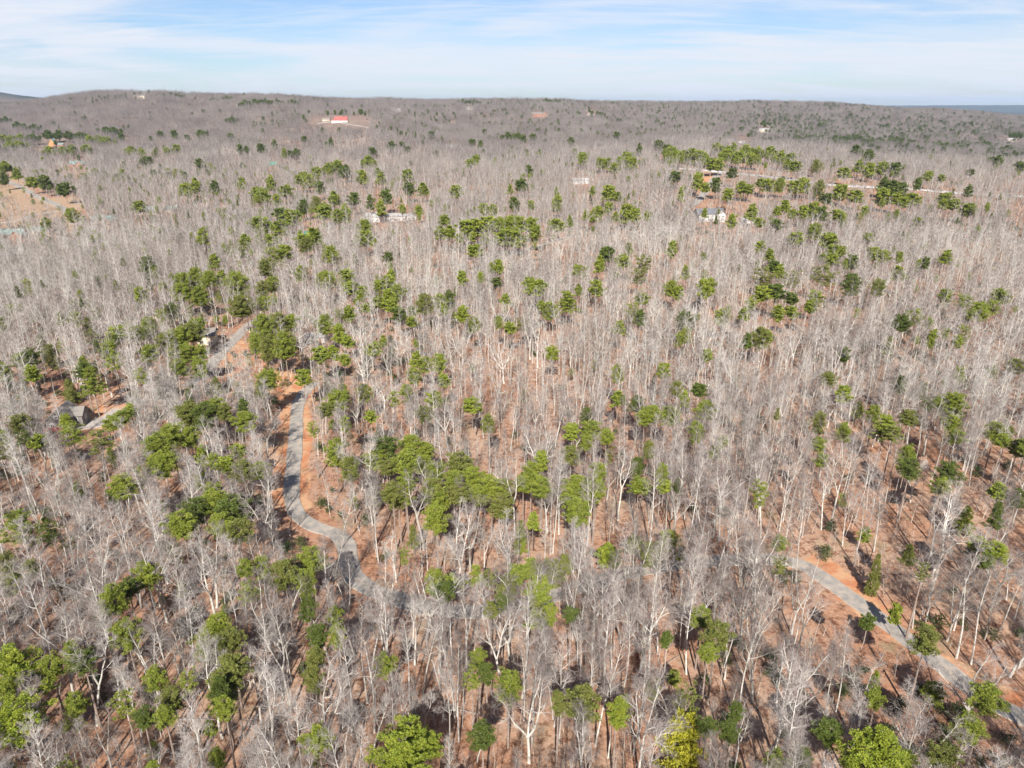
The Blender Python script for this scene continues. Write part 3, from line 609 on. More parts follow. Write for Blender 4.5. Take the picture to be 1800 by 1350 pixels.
def clear_mask(X, Y, Z, H, r):
    """True where a bare tree may stand"""
    ok = np.ones(len(X), bool)
    for P, h in ALLROADS:
        s = np.nonzero((Y > P[:, 1].min()-15) & (Y < P[:, 1].max()+15))[0]
        if len(s): ok[s[line_dist(P, X[s], Y[s]) < h]] = False
    for g, rad in HG: ok &= np.hypot(X-g[0], Y-g[1]) > rad*.6
    for p in GRASS_POLY:
        s = inside(p, X, Y); ok &= ~(s & (r.random(len(X)) < .72))
    for p in CLAY_POLY:
        s = inside(p, X, Y); ok &= ~(s & (r.random(len(X)) < .5))
    for poly, f in OPEN:
        hitp = np.zeros(len(X), bool)
        for t in (0, .2, .4, .6, .8, .97):
            u, v, d = project((X, Y, Z+H*t)); hitp |= inside(poly, u, v)
        ok &= ~(hitp & (r.random(len(X)) < f))
    # the evergreens the photo shows whole stand free of bare trees on the camera's side
    s = np.nonzero(ok & (Y < 1150))[0]; drop = np.zeros(len(s), bool); pr = r.random(len(s))
    U = []; W = []
    for t in (.3, .55, .8, .95):
        u, v, d = project((X[s], Y[s], Z[s]+H*t)); U.append(u); W.append(v)
    for p in PT:
        rx, ry = p['pw']*.5, p['ph']*.5; c = np.nonzero((Y[s] < p['y']+3) & (np.abs(U[1]-p['px']) < rx*2+40))[0]
        if not len(c): continue
        q = np.zeros(len(c), bool)
        for u, v in zip(U, W): q |= ((u[c]-p['px'])/(rx+4))**2+((v[c]-p['py'])/(ry*.9))**2 < 1
        drop[c[q & (pr[c] < (.5 if p['k'] == 'l' else (.8 if p['k'] != 'Y' else 2)))]] = True
    ok[s[drop]] = False
    return ok
PX_, PY_ = np.array([p['x'] for p in PT]), np.array([p['y'] for p in PT])
def scatter(y0, y1, sp, umax, r):
    rows = []; y = y0
    while y < y1:
        xm = umax*(y+60); n = int(2*xm/sp); x = -xm+(np.arange(n)+r.random(n)*1.0)*sp
        rows.append(np.stack([x, y+r.uniform(-.75, .75, n)*sp], 1)); y += sp
    return np.concatenate(rows)
def visible(X, Y, Z, H, pad=60):
    m = np.zeros(len(X), bool)
    for t in (0, .5, 1):
        u, v, d = project((X, Y, Z+H*t)); m |= (u > -pad) & (u < 1800+pad) & (v < 1350+pad) & (d > 5)
    return m

# ------------------------------------------------------------------ bare trees
KINDS = ['slim', 'slim', 'fork', 'slim', 'broad', 'slim', 'fork', 'slim', 'broad', 'slim', 'slim', 'fork']
def join_forms(pair, name, ms=('bark', 'twig')):
    a, b = pair; V = np.array(a.V+b.V); F = np.concatenate([np.array(a.F), np.array(b.F)+len(a.V)])
    return mesh(name, V, F, [M[q] for q in ms], a.I+b.I)
near_forms = [(bare_form(100+i, k, 0), k) for i, k in enumerate(KINDS)]
near_meshes = [(a.mesh('trunk', [M['bark'], M['twig']]), b.mesh('crown', [M['bark'], M['twig']]), k) for (a, b), k in near_forms]
def hidden_set(name, meshes):
    c = bpy.data.collections.new(name)
    for m in meshes: c.objects.link(bpy.data.objects.new(m.name, m))
    return c
forms_all = []
for i, (pr, k) in enumerate(near_forms): forms_all.append(join_forms(pr, 'bare_tree_form_%03d' % i))
n0 = len(forms_all)
for i, k in enumerate(KINDS[:10]): forms_all.append(join_forms(bare_form(200+i, k, 1), 'bare_tree_form_%03d' % (n0+i)))
n1 = len(forms_all)
for i, k in enumerate(['slim', 'fork', 'broad', 'slim', 'broad', 'fork', 'slim', 'broad']): forms_all.append(join_forms(bare_form(300+i, k, 2), 'bare_tree_form_%03d' % (n1+i), ('mid_bark', 'mid_twig')))
n2 = len(forms_all)
PATCH = 34.0
def patch_mesh(seed, name):
    r = np.random.default_rng(seed); base = [bare_form(seed*10+q, ['slim', 'slim', 'fork', 'broad'][q % 4], 3) for q in range(5)]
    V = []; F = []; I = []; n = 0; g = 6
    for i in range(g):
        for j in range(g):
            if r.random() < .06: continue
            a, b = base[r.integers(5)]; an = r.uniform(0, 6.28); s = r.uniform(.72, 1.12); c_, s_ = math.cos(an), math.sin(an)
            v = np.array(a.V+b.V)*[s, s, s*r.uniform(.9, 1.1)]; v = np.stack([v[:, 0]*c_-v[:, 1]*s_, v[:, 0]*s_+v[:, 1]*c_, v[:, 2]], 1)
            v += [(i+r.random())/g*PATCH-PATCH/2, (j+r.random())/g*PATCH-PATCH/2, 0]
            V.append(v); F.append(np.concatenate([np.array(a.F), np.array(b.F)+len(a.V)])+n); I += a.I+b.I; n += len(v)
    return mesh(name, np.concatenate(V), np.concatenate(F), [M['far_bark'], M['far_twig']], I)
for i in range(5): forms_all.append(patch_mesh(40+i, 'bare_tree_form_%03d' % (n2+i)))
FORMS = hidden_set('bare_tree_forms', forms_all)

def gn_instances(obj, coll):
    g = bpy.data.node_groups.new(obj.name+'_planting', 'GeometryNodeTree')
    g.interface.new_socket('Geometry', in_out='INPUT', socket_type='NodeSocketGeometry')
    g.interface.new_socket('Geometry', in_out='OUTPUT', socket_type='NodeSocketGeometry')
    n = g.nodes; l = g.links; gi = n.new('NodeGroupInput'); go = n.new('NodeGroupOutput')
    ci = n.new('GeometryNodeCollectionInfo'); ci.inputs['Collection'].default_value = coll
    ci.inputs['Separate Children'].default_value = True; ci.inputs['Reset Children'].default_value = True
    ip = n.new('GeometryNodeInstanceOnPoints'); ip.inputs['Pick Instance'].default_value = True
    def at(nm, t):
        a = n.new('GeometryNodeInputNamedAttribute'); a.data_type = t; a.inputs['Name'].default_value = nm; return a.outputs['Attribute']
    l.new(gi.outputs[0], ip.inputs['Points']); l.new(ci.outputs[0], ip.inputs['Instance'])
    l.new(at('form', 'INT'), ip.inputs['Instance Index'])
    l.new(at('turn', 'FLOAT_VECTOR'), ip.inputs['Rotation']); l.new(at('size', 'FLOAT_VECTOR'), ip.inputs['Scale'])
    l.new(ip.outputs[0], go.inputs[0])
    md = obj.modifiers.new('planting', 'NODES'); md.node_group = g
def stuff_points(name, P, form, turn, size, coll, label, cat):
    me = bpy.data.meshes.new(name); me.vertices.add(len(P)); me.vertices.foreach_set('co', np.asarray(P, np.float32).ravel())
    me.attributes.new('form', 'INT', 'POINT').data.foreach_set('value', np.asarray(form, np.int32))
    me.attributes.new('turn', 'FLOAT_VECTOR', 'POINT').data.foreach_set('vector', np.asarray(turn, np.float32).ravel())
    me.attributes.new('size', 'FLOAT_VECTOR', 'POINT').data.foreach_set('vector', np.asarray(size, np.float32).ravel())
    o = link(name, me); gn_instances(o, coll); return tag(o, label, cat, kind='stuff')

r = np.random.default_rng(5)
A = scatter(28, 520, 4.0, 1.0, r); X, Y = A[:, 0], A[:, 1]; Z = terr(X, Y)
keep = (X**2/(Y+60)**2 < .78) & clear_mask(X, Y, Z, 19, r)
dens = fbm(X/45+9, Y/45, 3); keep &= r.random(len(X)) < np.clip(.86+.8*dens, .35, 1)
X, Y, Z = X[keep], Y[keep], Z[keep]
q0 = roads['road']; qs = q0[(q0[:, 0] > -28) & (q0[:, 0] < 50)]; ex = []
for _ in range(210):
    a, b = qs[r.integers(len(qs))]; ex.append((a+r.uniform(-4, 4), b-r.uniform(5, 26)))
ex = np.array(ex); ez = terr(ex[:, 0], ex[:, 1]); k = clear_mask(ex[:, 0], ex[:, 1], ez, 19, r); ex, ez = ex[k], ez[k]
kk = [i for i in range(len(ex)) if np.min(np.hypot(X-ex[i, 0], Y-ex[i, 1])) > 2.6]; X, Y, Z = np.concatenate([X, ex[kk, 0]]), np.concatenate([Y, ex[kk, 1]]), np.concatenate([Z, ez[kk]])
d2 = np.array([np.min(np.hypot(PX_-a, PY_-b)) for a, b in zip(X, Y)]); s = d2 > 1.9; X, Y, Z = X[s], Y[s], Z[s]
# notable big trees of the photo: foot of the trunk
BIG = [(772, 1183, 'broad', 1.05), (896, 1172, 'broad', .95), (1043, 1146, 'fork', 1.0), (1092, 1228, 'slim', .95), (1061, 1235, 'slim', .95), (930, 1340, 'broad', 1.0), (381, 1068, 'broad', .95),
       (511, 1250, 'fork', 1.1), (200, 1157, 'slim', 1.1), (170, 1276, 'fork', 1.0), (1359, 1328, 'broad', 1.0), (1500, 1313, 'fork', .95), (1322, 1235, 'fork', 1.05), (1398, 1168, 'fork', .95), (1324, 1057, 'broad', .95),
       (1604, 1105, 'slim', .95), (1681, 1157, 'slim', 1.1), (1707, 1168, 'slim', 1.05), (1774, 1190, 'fork', 1.1), (474, 770, 'fork', .9), (470, 805, 'broad', .9), (466, 840, 'fork', .95), (463, 872, 'broad', .9), (478, 742, 'fork', .9), (474, 902, 'broad', .85), (486, 930, 'fork', .85), (458, 820, 'fork', .9), (932, 632, 'broad', 1.15), (197, 585, 'broad', 1.2), (130, 1225, 'fork', 1), (600, 965, 'fork', .9), (660, 960, 'fork', 1)]
BG = np.array([hit(a, b) for a, b, _, _ in BIG])
s = np.array([np.min(np.hypot(BG[:, 0]-a, BG[:, 1]-b)) for a, b in zip(X, Y)]) > 3.4; X, Y, Z = X[s], Y[s], Z[s]
sc = r.uniform(.5, 1.08, len(X)); form = r.integers(0, len(KINDS), len(X)); rot = r.uniform(0, 6.28, len(X)); tl = r.normal(size=(len(X), 2))*.035
zs = sc*r.uniform(.9, 1.12, len(X))
bx_, by_, bz_ = BG[:, 0], BG[:, 1], BG[:, 2]
X = np.concatenate([bx_, X]); Y = np.concatenate([by_, Y]); Z = np.concatenate([bz_, Z]); nb = len(BG)
sc = np.concatenate([[b[3] for b in BIG], sc]); zs = np.concatenate([[b[3] for b in BIG], zs]); rot = np.concatenate([r.uniform(0, 6.28, nb), rot]); tl = np.concatenate([np.zeros((nb, 2)), tl])
form = np.concatenate([[[i for i, k in enumerate(KINDS) if k == b[2]][j % KINDS.count(b[2])] for j, b in enumerate(BIG)], form]).astype(int)
vis = visible(X, Y, Z, 17, 0); u, v, dd = project((X, Y, Z+9*sc)); shown = vis & (u > -10) & (u < 1810) & (v < 1375)
rank = np.where(shown, dd, 1e9); rank[:nb] = np.where(shown[:nb], rank[:nb]*.01, 1e9); order = np.argsort(rank)[:300]
BARE = []
for i in order:
    tm, cm, k = near_meshes[form[i]]
    o = link('bare_tree', None); o.location = (X[i], Y[i], Z[i]); o.rotation_euler = (tl[i, 0], tl[i, 1], rot[i]); o.scale = (sc[i], sc[i], zs[i])
    link('trunk', tm, o); link('crown', cm, o)
    BARE.append(dict(o=o, u=u[i], v=v[i], k=k, s=zs[i], big=i < nb, d=dd[i], y=Y[i], x=X[i]))
rest = np.ones(len(X), bool); rest[order] = False; rest = np.nonzero(rest)[0]
P = [np.stack([X[rest], Y[rest], Z[rest]], 1)]; FO = [np.where(Y[rest] < 210, form[rest], n0+form[rest] % 10)]
TU = [np.stack([tl[rest, 0], tl[rest, 1], rot[rest]], 1)]; SI = [np.stack([sc[rest], sc[rest], zs[rest]], 1)]
# middle distance
A = scatter(520, 1420, 4.7, .86, r); A = A[r.random(len(A)) < np.clip(1-(A[:, 1]-1050)/370, 0, 1)]; x, y = A[:, 0], A[:, 1]; z = terr(x, y); k = clear_mask(x, y, z, 19, r); x, y, z = x[k], y[k], z[k]
k = r.random(len(x)) < np.clip(.80+1.0*fbm(x/42, y/42, 3), .25, 1); x, y, z = x[k], y[k], z[k]
m_ = len(x); s_ = r.uniform(.55, 1.15, m_)
P.append(np.stack([x, y, z], 1)); FO.append(n1+r.integers(0, 8, m_)); TU.append(np.stack([r.normal(size=m_)*.03, r.normal(size=m_)*.03, r.uniform(0, 6.28, m_)], 1)); SI.append(np.stack([s_, s_, s_*r.uniform(.9, 1.1, m_)], 1))
# far woods: groves
A = scatter(1010, 4300, PATCH*.94, .84, r); A = A[r.random(len(A)) < np.clip((A[:, 1]-1000)/370, 0, 1)]; x, y = A[:, 0], A[:, 1]; z = terr(x, y)
u, v, d = project((x, y, z+8)); k = (u > -60) & (u < 1860)
for g, rad in HG: k &= np.hypot(x-g[0], y-g[1]) > rad+9
for p in GRASS_POLY: k &= ~inside(p, x, y)
for poly, f in OPEN:
    h = inside(poly, u, v) | inside(poly, *project((x, y, z))[:2]); k &= ~(h & (r.random(len(x)) < f))
x, y, z = x[k], y[k], z[k]; m_ = len(x)
gx = (terr(x+8, y)-terr(x-8, y))/16; gy = (terr(x, y+8)-terr(x, y-8))/16
P.append(np.stack([x, y, z], 1)); FO.append(n2+r.integers(0, 5, m_)); q = r.integers(0, 1, m_)
TU.append(np.stack([np.arctan(gy), -np.arctan(gx), q*1.5708], 1)); s_ = r.uniform(.85, 1.1, m_); SI.append(np.stack([np.ones(m_), np.ones(m_), s_], 1))
stuff_points('leafless_forest', np.concatenate(P), np.concatenate(FO), np.concatenate(TU), np.concatenate(SI), FORMS,
             'leafless grey hardwood forest stretching over the hills to the skyline', 'forest')
print('bare near', len(rest), 'total points', sum(map(len, P)))

# ------------------------------------------------------------------ evergreens
crown_mesh = {}
for st in ('round', 'loose', 'layer', 'cone'):
    for v_ in range(5 if st == 'round' else 3): crown_mesh[(st, v_)] = pine_crown(hash_ := 500+len(crown_mesh), st)
_cache = {}
for st in ('round', 'layer'):
    for v_ in range(3): crown_mesh[(st+'_wide', v_)] = pine_crown(600+len(crown_mesh), st, 0, True)
def crown_for(st, v_, mk):
    key = (st, v_, mk)
    if key not in _cache:
        V, F, I = crown_mesh[(st, v_)]; _cache[key] = mesh('crown', V, F, [M[mk], M['pbark']], I)
    return _cache[key]
trunks = [pine_trunk(700+i).mesh('trunk', [M['pbark'], M['stub']]) for i in range(4)]
PT.sort(key=lambda p: -p['pw']*p['ph'])
EVER = []
for i, p in enumerate(PT[:300]):
    st = STYLE[p['k']]; v_ = i % (5 if st == 'round' else 3)
    nm = 'cedar_tree' if st == 'cone' else ('yellow_tree' if p['k'] == 'Y' else 'pine_tree')
    o = link(nm, None); o.location = (p['x'], p['y'], p['z']); o.rotation_euler = (0, 0, random.uniform(0, 6.28))
    top = p['z0']+p['L']
    t = link('trunk', trunks[i % 4], o); k_ = min(1.1, .5+top*.035); t.scale = (k_, k_, (top-.5)/10)
    mk = MATK[p['k']]
    if mk == 'needle' and i % 4 == 1: mk = 'needle_olive'; p['k'] = 'o'
    elif mk == 'needle' and i % 9 == 2: mk = 'needle_dark'; p['k'] = 'd'
    bw, bl = (6.0, 8.0)
    if p['W'] > 7.4 and st in ('round', 'layer'): st, v_, bw, bl = st+'_wide', i % 3, 9.6, 10.0
    c = link('crown', crown_for(st, v_, mk), o); c.location = (0, 0, p['z0']); c.scale = (p['W']/bw, p['W']/bw*random.uniform(.9, 1.1), p['L']/bl)
    EVER.append(dict(o=o, p=p))
# the small ones far off, and those scattered on the distant slopes
pf = []
for i in range(4): V, F, I = pine_crown(560+i, 'round' if i < 3 else 'cone', 1); V = V*[1, 1, 1]+[0, 0, 0]; pf.append((V, F, I))
far_forms = []
for mk in ('needle', 'needle_dark'):
    for i, (V, F, I) in enumerate(pf):
        tw = Wood(); tw.tube([np.array([0, 0, -10.]), np.array([0, 0, 0.]), np.array([0, 0, 7.])], [.22, .18, .03], 3, 1)
        n_ = len(tw.V); VV = np.concatenate([np.array(tw.V), V]); FF = [tuple(f) for f in tw.F]+[tuple(int(q)+n_ for q in f) for f in F]
        far_forms.append(mesh('far_pine_form_%02d' % len(far_forms), VV, FF, [M[mk], M['pbark']], [1]*len(tw.F)+I))
for mk, st in (('needle', 'loose'), ('needle', 'round'), ('needle_dark', 'cone'), ('needle_olive', 'cone'), ('needle_bright', 'round'), ('needle', 'loose')):
    V, F, I = crown_mesh[(st, len(far_forms) % 3)]; tw = Wood(); tw.tube([np.array([0, 0, -12.]), np.array([0, 0, 0.]), np.array([0, 0, 7.])], [.2, .15, .03], 4, 1)
    n_ = len(tw.V); far_forms.append(mesh('far_pine_form_%02d' % len(far_forms), np.concatenate([np.array(tw.V), V]), [tuple(f) for f in tw.F]+[tuple(int(q)+n_ for q in f) for f in F], [M[mk], M['pbark']], [1]*len(tw.F)+I))
FPF = hidden_set('far_pine_forms', far_forms)
P = []; FO = []; SI = []
for p in PT[300:]:
    dark = p['k'] == 'd' or p['y'] > 1500; P.append((p['x'], p['y'], p['z']+p['z0'])); FO.append((4 if dark else 0)+random.randrange(4)); SI.append((p['W']/5, p['W']/5, p['L']/7))
    if p['pw'] > 15 and p['y'] > 900:      # a tuft in the photo at this distance is several crowns
        for q in range(10 if p['y'] > 1300 else 5):
            a, b = p['x']+random.uniform(-.6, .6)*p['pw']*p['d']/FPX, p['y']+random.uniform(-12, 12); P.append((a, b, float(terr(a, b))+8+random.uniform(-1, 3))); FO.append((4 if dark else 0)+random.randrange(4)); SI.append((1.35, 1.35, 1.1))
A = scatter(900, 4200, 17, .84, r); x, y = A[:, 0], A[:, 1]; u, v, d = project((x, y, terr(x, y)+12))
pr = .02+.62*np.clip(fbm(x/240+40, y/160, 3)-.05, 0, 1)+.12*((u > 850) & (y > 1500))+.34*((u > 1340) & (y > 1450) & (y < 2700))*(.3+np.clip(fbm(x/120, y/90+4, 2)+.3, 0, 1)); k = (r.random(len(x)) < pr) & (u > -50) & (u < 1850)
for g, rad in HG: k &= np.hypot(x-g[0], y-g[1]) > rad+6
for p in GRASS_POLY: k &= ~inside(p, x, y)
for poly, f in OPEN: k &= ~(inside(poly, u, v) & (r.random(len(x)) < f))
for a, b in zip(x[k], y[k]):
    P.append((a, b, float(terr(a, b))+random.uniform(5, 9))); FO.append((4 if b > 1200 else random.choice([0, 4]))+random.randrange(4)); s1 = random.uniform(.8, 1.45)*(1.35 if b > 1450 and a > .3*b else 1); SI.append((s1, s1, random.uniform(.8, 1.3)))
A = scatter(45, 1000, 8.0, .95, r); x, y = A[:, 0], A[:, 1]; z = terr(x, y); k = clear_mask(x, y, z, 8, r); x, y, z = x[k], y[k], z[k]; u, v, d = project((x, y, z+6))
pr = .05+.45*np.clip(fbm(x/55+70, y/55, 3), 0, 1)+.13*np.clip((560-u)/400, 0, 1)+.36*np.exp(-((u-400)/260)**2-((v-540)/170)**2)+.07*np.clip((v-1000)/200, 0, 1); k = (r.random(len(x)) < pr) & (u > -60) & (u < 1860)
for a, b, c in zip(x[k], y[k], z[k]):
    tall = random.random() < .4; hz_ = random.uniform(8, 13) if tall else random.uniform(1.2, 3.5); s1 = random.uniform(.38, .75) if tall else random.uniform(.3, .6)
    P.append((a, b, c+hz_)); FO.append(8+random.choice([0, 0, 1, 2, 3, 4, 5])); SI.append((s1, s1, s1*random.uniform(.8, 1.3)))
n_ = len(P); stuff_points('pine_woods', P, FO, np.stack([np.zeros(n_), np.zeros(n_), r.uniform(0, 6.28, n_)], 1), SI, FPF, 'lesser pines, small or half hidden among the bare woods from the foreground to the far slopes', 'pines')
print('far pines', n_, 'evergreens', len(PT))

# ------------------------------------------------------------------ undergrowth
def sapling(seed, leaf=False):
    r_ = np.random.default_rng(seed); w_ = Wood(); H = r_.uniform(4.5, 7.5)
    P_ = walk(r_, np.array([0, 0, -.3]), np.array([r_.normal()*.08, r_.normal()*.08, 1.]), H, 5, .06, .02); w_.tube(P_, .045*(1-np.linspace(0, 1, 6))+.008, 3, 0)
    tips = []
    for i in range(15):
        p_, d_ = along(P_, r_.uniform(.3, .98)); Q = walk(r_, p_, branch_dir(r_, d_, R(50), r_.uniform(0, 6.28)), r_.uniform(.8, 1.9), 2, .15, .08)
        w_.tube(Q, [.018, .013, .005], 3, 1); tips += [Q[1], Q[2]]
        for j in range(4): a_, b_ = along(Q, r_.uniform(.2, .95)); w_.flat((a_, a_+branch_dir(r_, b_, R(42), r_.uniform(0, 6.28))*r_.uniform(.3, .9)), .011, 1, r_)
    if not leaf: return mesh('sapling_form', np.array(w_.V), np.array(w_.F), [M['bark'], M['twig']], w_.I)
    V, F = tufts(r_, tips, [.5]*len(tips), 9, .26, .8); n_ = len(w_.V)
    return mesh('sapling_form', np.concatenate([np.array(w_.V), V]), [tuple(f) for f in w_.F]+[tuple(int(q)+n_ for q in f) for f in F], [M['bark'], M['twig'], M['leaf_brown']], w_.I+[2]*len(F))
def shrub(seed):
    r_ = np.random.default_rng(seed); n = 16; c = np.stack([r_.normal(size=n)*.8, r_.normal(size=n)*.8, r_.uniform(.3, 2.4, n)], 1); c[:, :2] *= (1.25-c[:, 2:3]*.35)
    V, F = tufts(r_, list(c), [.62]*n, 34, .34, .8); return mesh('shrub_form', V, [tuple(map(int, f)) for f in F], [M['shrub']])
def log(seed):
    r_ = np.random.default_rng(seed); w_ = Wood(); L_ = r_.uniform(7, 13); P_ = walk(r_, np.array([-L_/2, 0, .25]), np.array([1., 0, 0]), L_, 4, .04, 0); P_[:, 2] = .22
    w_.tube(P_, [.24, .21, .17, .12, .05], 5, 0)
    for i in range(5): a_, b_ = along(P_, r_.uniform(.5, .95)); w_.flat((a_, a_+branch_dir(r_, b_, R(50), r_.uniform(0, 3.1))*r_.uniform(.8, 2)), .03, 0, r_)
    return mesh('fallen_log_form', np.array(w_.V), np.array(w_.F), [M['pbark']])
UF = []
for i in range(5): m_ = sapling(800+i); m_.name = 'undergrowth_form_%02d' % i; UF.append(m_)
for i in range(2): m_ = sapling(810+i, True); m_.name = 'undergrowth_form_%02d' % (5+i); UF.append(m_)
for i in range(4): m_ = shrub(820+i); m_.name = 'undergrowth_form_%02d' % (7+i); UF.append(m_)
for i in range(3): m_ = log(830+i); m_.name = 'undergrowth_form_%02d' % (11+i); UF.append(m_)
UC = hidden_set('undergrowth_forms', UF)
A = scatter(30, 620, 3.0, .95, r); x, y = A[:, 0], A[:, 1]; z = terr(x, y); k = clear_mask(x, y, z, 5, r); x, y, z = x[k], y[k], z[k]
u, v, d = project((x, y, z))
gm_ = fbm(x/70+31, y/70+8, 3); left = np.clip((420-u)/400, 0, 1); low = np.clip((v-1080)/200, 0, 1)*np.clip((u-1100)/200, 0, 1)
ps = np.clip(.02+.6*np.clip(gm_-.05, 0, 1)+.17*left+.24*low, 0, .6)*.8
t_ = r.random(len(x)); fo = np.full(len(x), -1)
fo[t_ < .55] = r.integers(0, 5, (t_ < .55).sum()); b_ = (t_ > .55) & (t_ < .575); fo[b_] = 5+r.integers(0, 2, b_.sum()); b_ = (t_ > .575) & (t_ < .581); fo[b_] = 11+r.integers(0, 3, b_.sum())
b_ = r.random(len(x)) < ps; fo[b_] = 7+r.integers(0, 4, b_.sum())
k = fo >= 0; x, y, z, fo = x[k], y[k], z[k], fo[k]; s_ = r.uniform(.6, 1.3, len(x))
stuff_points('undergrowth', np.stack([x, y, z], 1), fo, np.stack([np.zeros(len(x)), np.zeros(len(x)), r.uniform(0, 6.28, len(x))], 1), np.stack([s_]*3, 1), UC, 'thin saplings, low evergreen shrubs and fallen logs under the trees', 'undergrowth')
# ------------------------------------------------------------------ buildings
M['roof_tan'] = mat('weathered_tan_shingles', (.23, .205, .185), .9, (.19, .17, .15), 3)
M['roof_teal'] = mat('faded_green_metal_roof', (.20, .29, .265), .6, (.26, .33, .30), .3, spec=.4)
M['roof_green'] = mat('bright_green_metal_roof', (.05, .33, .24), .45, (.09, .38, .29), .3, spec=.4)
M['roof_red'] = mat('red_metal_roof', (.42, .085, .07), .7, (.34, .10, .085), .3, spec=.4)
M['roof_dark'] = mat('dark_slate_shingles', (.11, .12, .14), .9, (.15, .16, .18), 2)
M['roof_grey'] = mat('pale_grey_roof', (.36, .35, .34), .8, (.40, .39, .38), 1)
M['wall_white'] = mat('white_siding', (.60, .59, .57), .8, (.50, .49, .47), .6)
M['wall_grey'] = mat('grey_board_siding', (.20, .185, .175), .85, (.16, .145, .135), 2)
M['wall_tan'] = mat('tan_siding', (.58, .46, .33), .8, (.50, .40, .30), .8)
M['wall_cream'] = mat('cream_siding', (.72, .64, .46), .8, (.66, .58, .42), .8)
M['wall_log'] = mat('reddish_log_wall', (.36, .17, .10), .8, (.28, .12, .07), 2)
M['wall_orange'] = mat('orange_stained_wood', (.62, .24, .08), .7, (.52, .20, .07), 1)
M['deck_red'] = mat('red_painted_deck', (.52, .035, .03), .6, (.44, .03, .03), 2)
M['trim'] = mat('white_trim', (.8, .79, .76), .6)
M['glass'] = mat('dark_window_glass', (.035, .045, .055), .08, spec=.8)
M['brick'] = mat('chimney_brick', (.30, .16, .12), .9, (.24, .12, .09), 4)
M['conc'] = mat('pale_concrete', (.50, .48, .45), .9, (.43, .41, .39), 1)
class Box:
    def __init__(s): s.V = []; s.F = []
    def add(s, x0, x1, y0, y1, z0, z1):
        o = len(s.V); s.V += [(x0, y0, z0), (x1, y0, z0), (x1, y1, z0), (x0, y1, z0), (x0, y0, z1), (x1, y0, z1), (x1, y1, z1), (x0, y1, z1)]
        s.F += [tuple(o+q for q in f) for f in ((0, 3, 2, 1), (4, 5, 6, 7), (0, 1, 5, 4), (1, 2, 6, 5), (2, 3, 7, 6), (3, 0, 4, 7))]
    def obj(s, name, m, parent, loc=(0, 0, 0), rz=0):
        o = link(name, mesh(name, s.V, s.F, m), parent); o.location = loc; o.rotation_euler = (0, 0, rz); return o
def gable(b, w_, d_, h, hr, base=-1.5):
    """box with a gable at both ends of its y axis (ridge along y), centred"""
    o = len(b.V); x, y = w_/2, d_/2
    b.V += [(-x, -y, base), (x, -y, base), (x, y, base), (-x, y, base), (-x, -y, h), (x, -y, h), (x, y, h), (-x, y, h), (0, -y, h+hr), (0, y, h+hr)]
    b.F += [tuple(o+q for q in f) for f in ((0, 3, 2, 1), (0, 1, 5, 8, 4), (2, 3, 7, 9, 6), (1, 2, 6, 5), (3, 0, 4, 7), (4, 8, 9, 7), (5, 6, 9, 8))]
def roof_slabs(b, w_, d_, h, hr, ov=.6, th=.28):
    x, y = w_/2, d_/2+ov; sl = hr/x; xe = x+ov
    for s in (-1, 1):
        o = len(b.V); zt = h+hr+.05; ze = h-sl*ov+.05
        pts = [(0, zt), (s*xe, ze), (s*xe, ze+th), (0, zt+th)]
        b.V += [(p[0], -y, p[1]) for p in pts]+[(p[0], y, p[1]) for p in pts]
        f = [(0, 1, 2, 3), (7, 6, 5, 4), (0, 4, 5, 1), (1, 5, 6, 2), (2, 6, 7, 3), (3, 7, 4, 0)]
        b.F += [tuple(o+q for q in (t if s > 0 else t[::-1])) for t in f]
def window(parent, loc, rz, w_=1.1, h=1.4, name='window'):
    f = Box(); t = .12
    f.add(-w_/2-t, w_/2+t, -.08, .02, -h/2-t, -h/2); f.add(-w_/2-t, w_/2+t, -.08, .02, h/2, h/2+t)
    f.add(-w_/2-t, -w_/2, -.08, .02, -h/2, h/2); f.add(w_/2, w_/2+t, -.08, .02, -h/2, h/2); f.add(-.04, .04, -.07, .02, -h/2, h/2)
    o = f.obj(name, M['trim'], parent, loc, rz); p = Box(); p.add(-w_/2, w_/2, -.045, .01, -h/2, h/2); p.obj('pane', M['glass'], o); return o
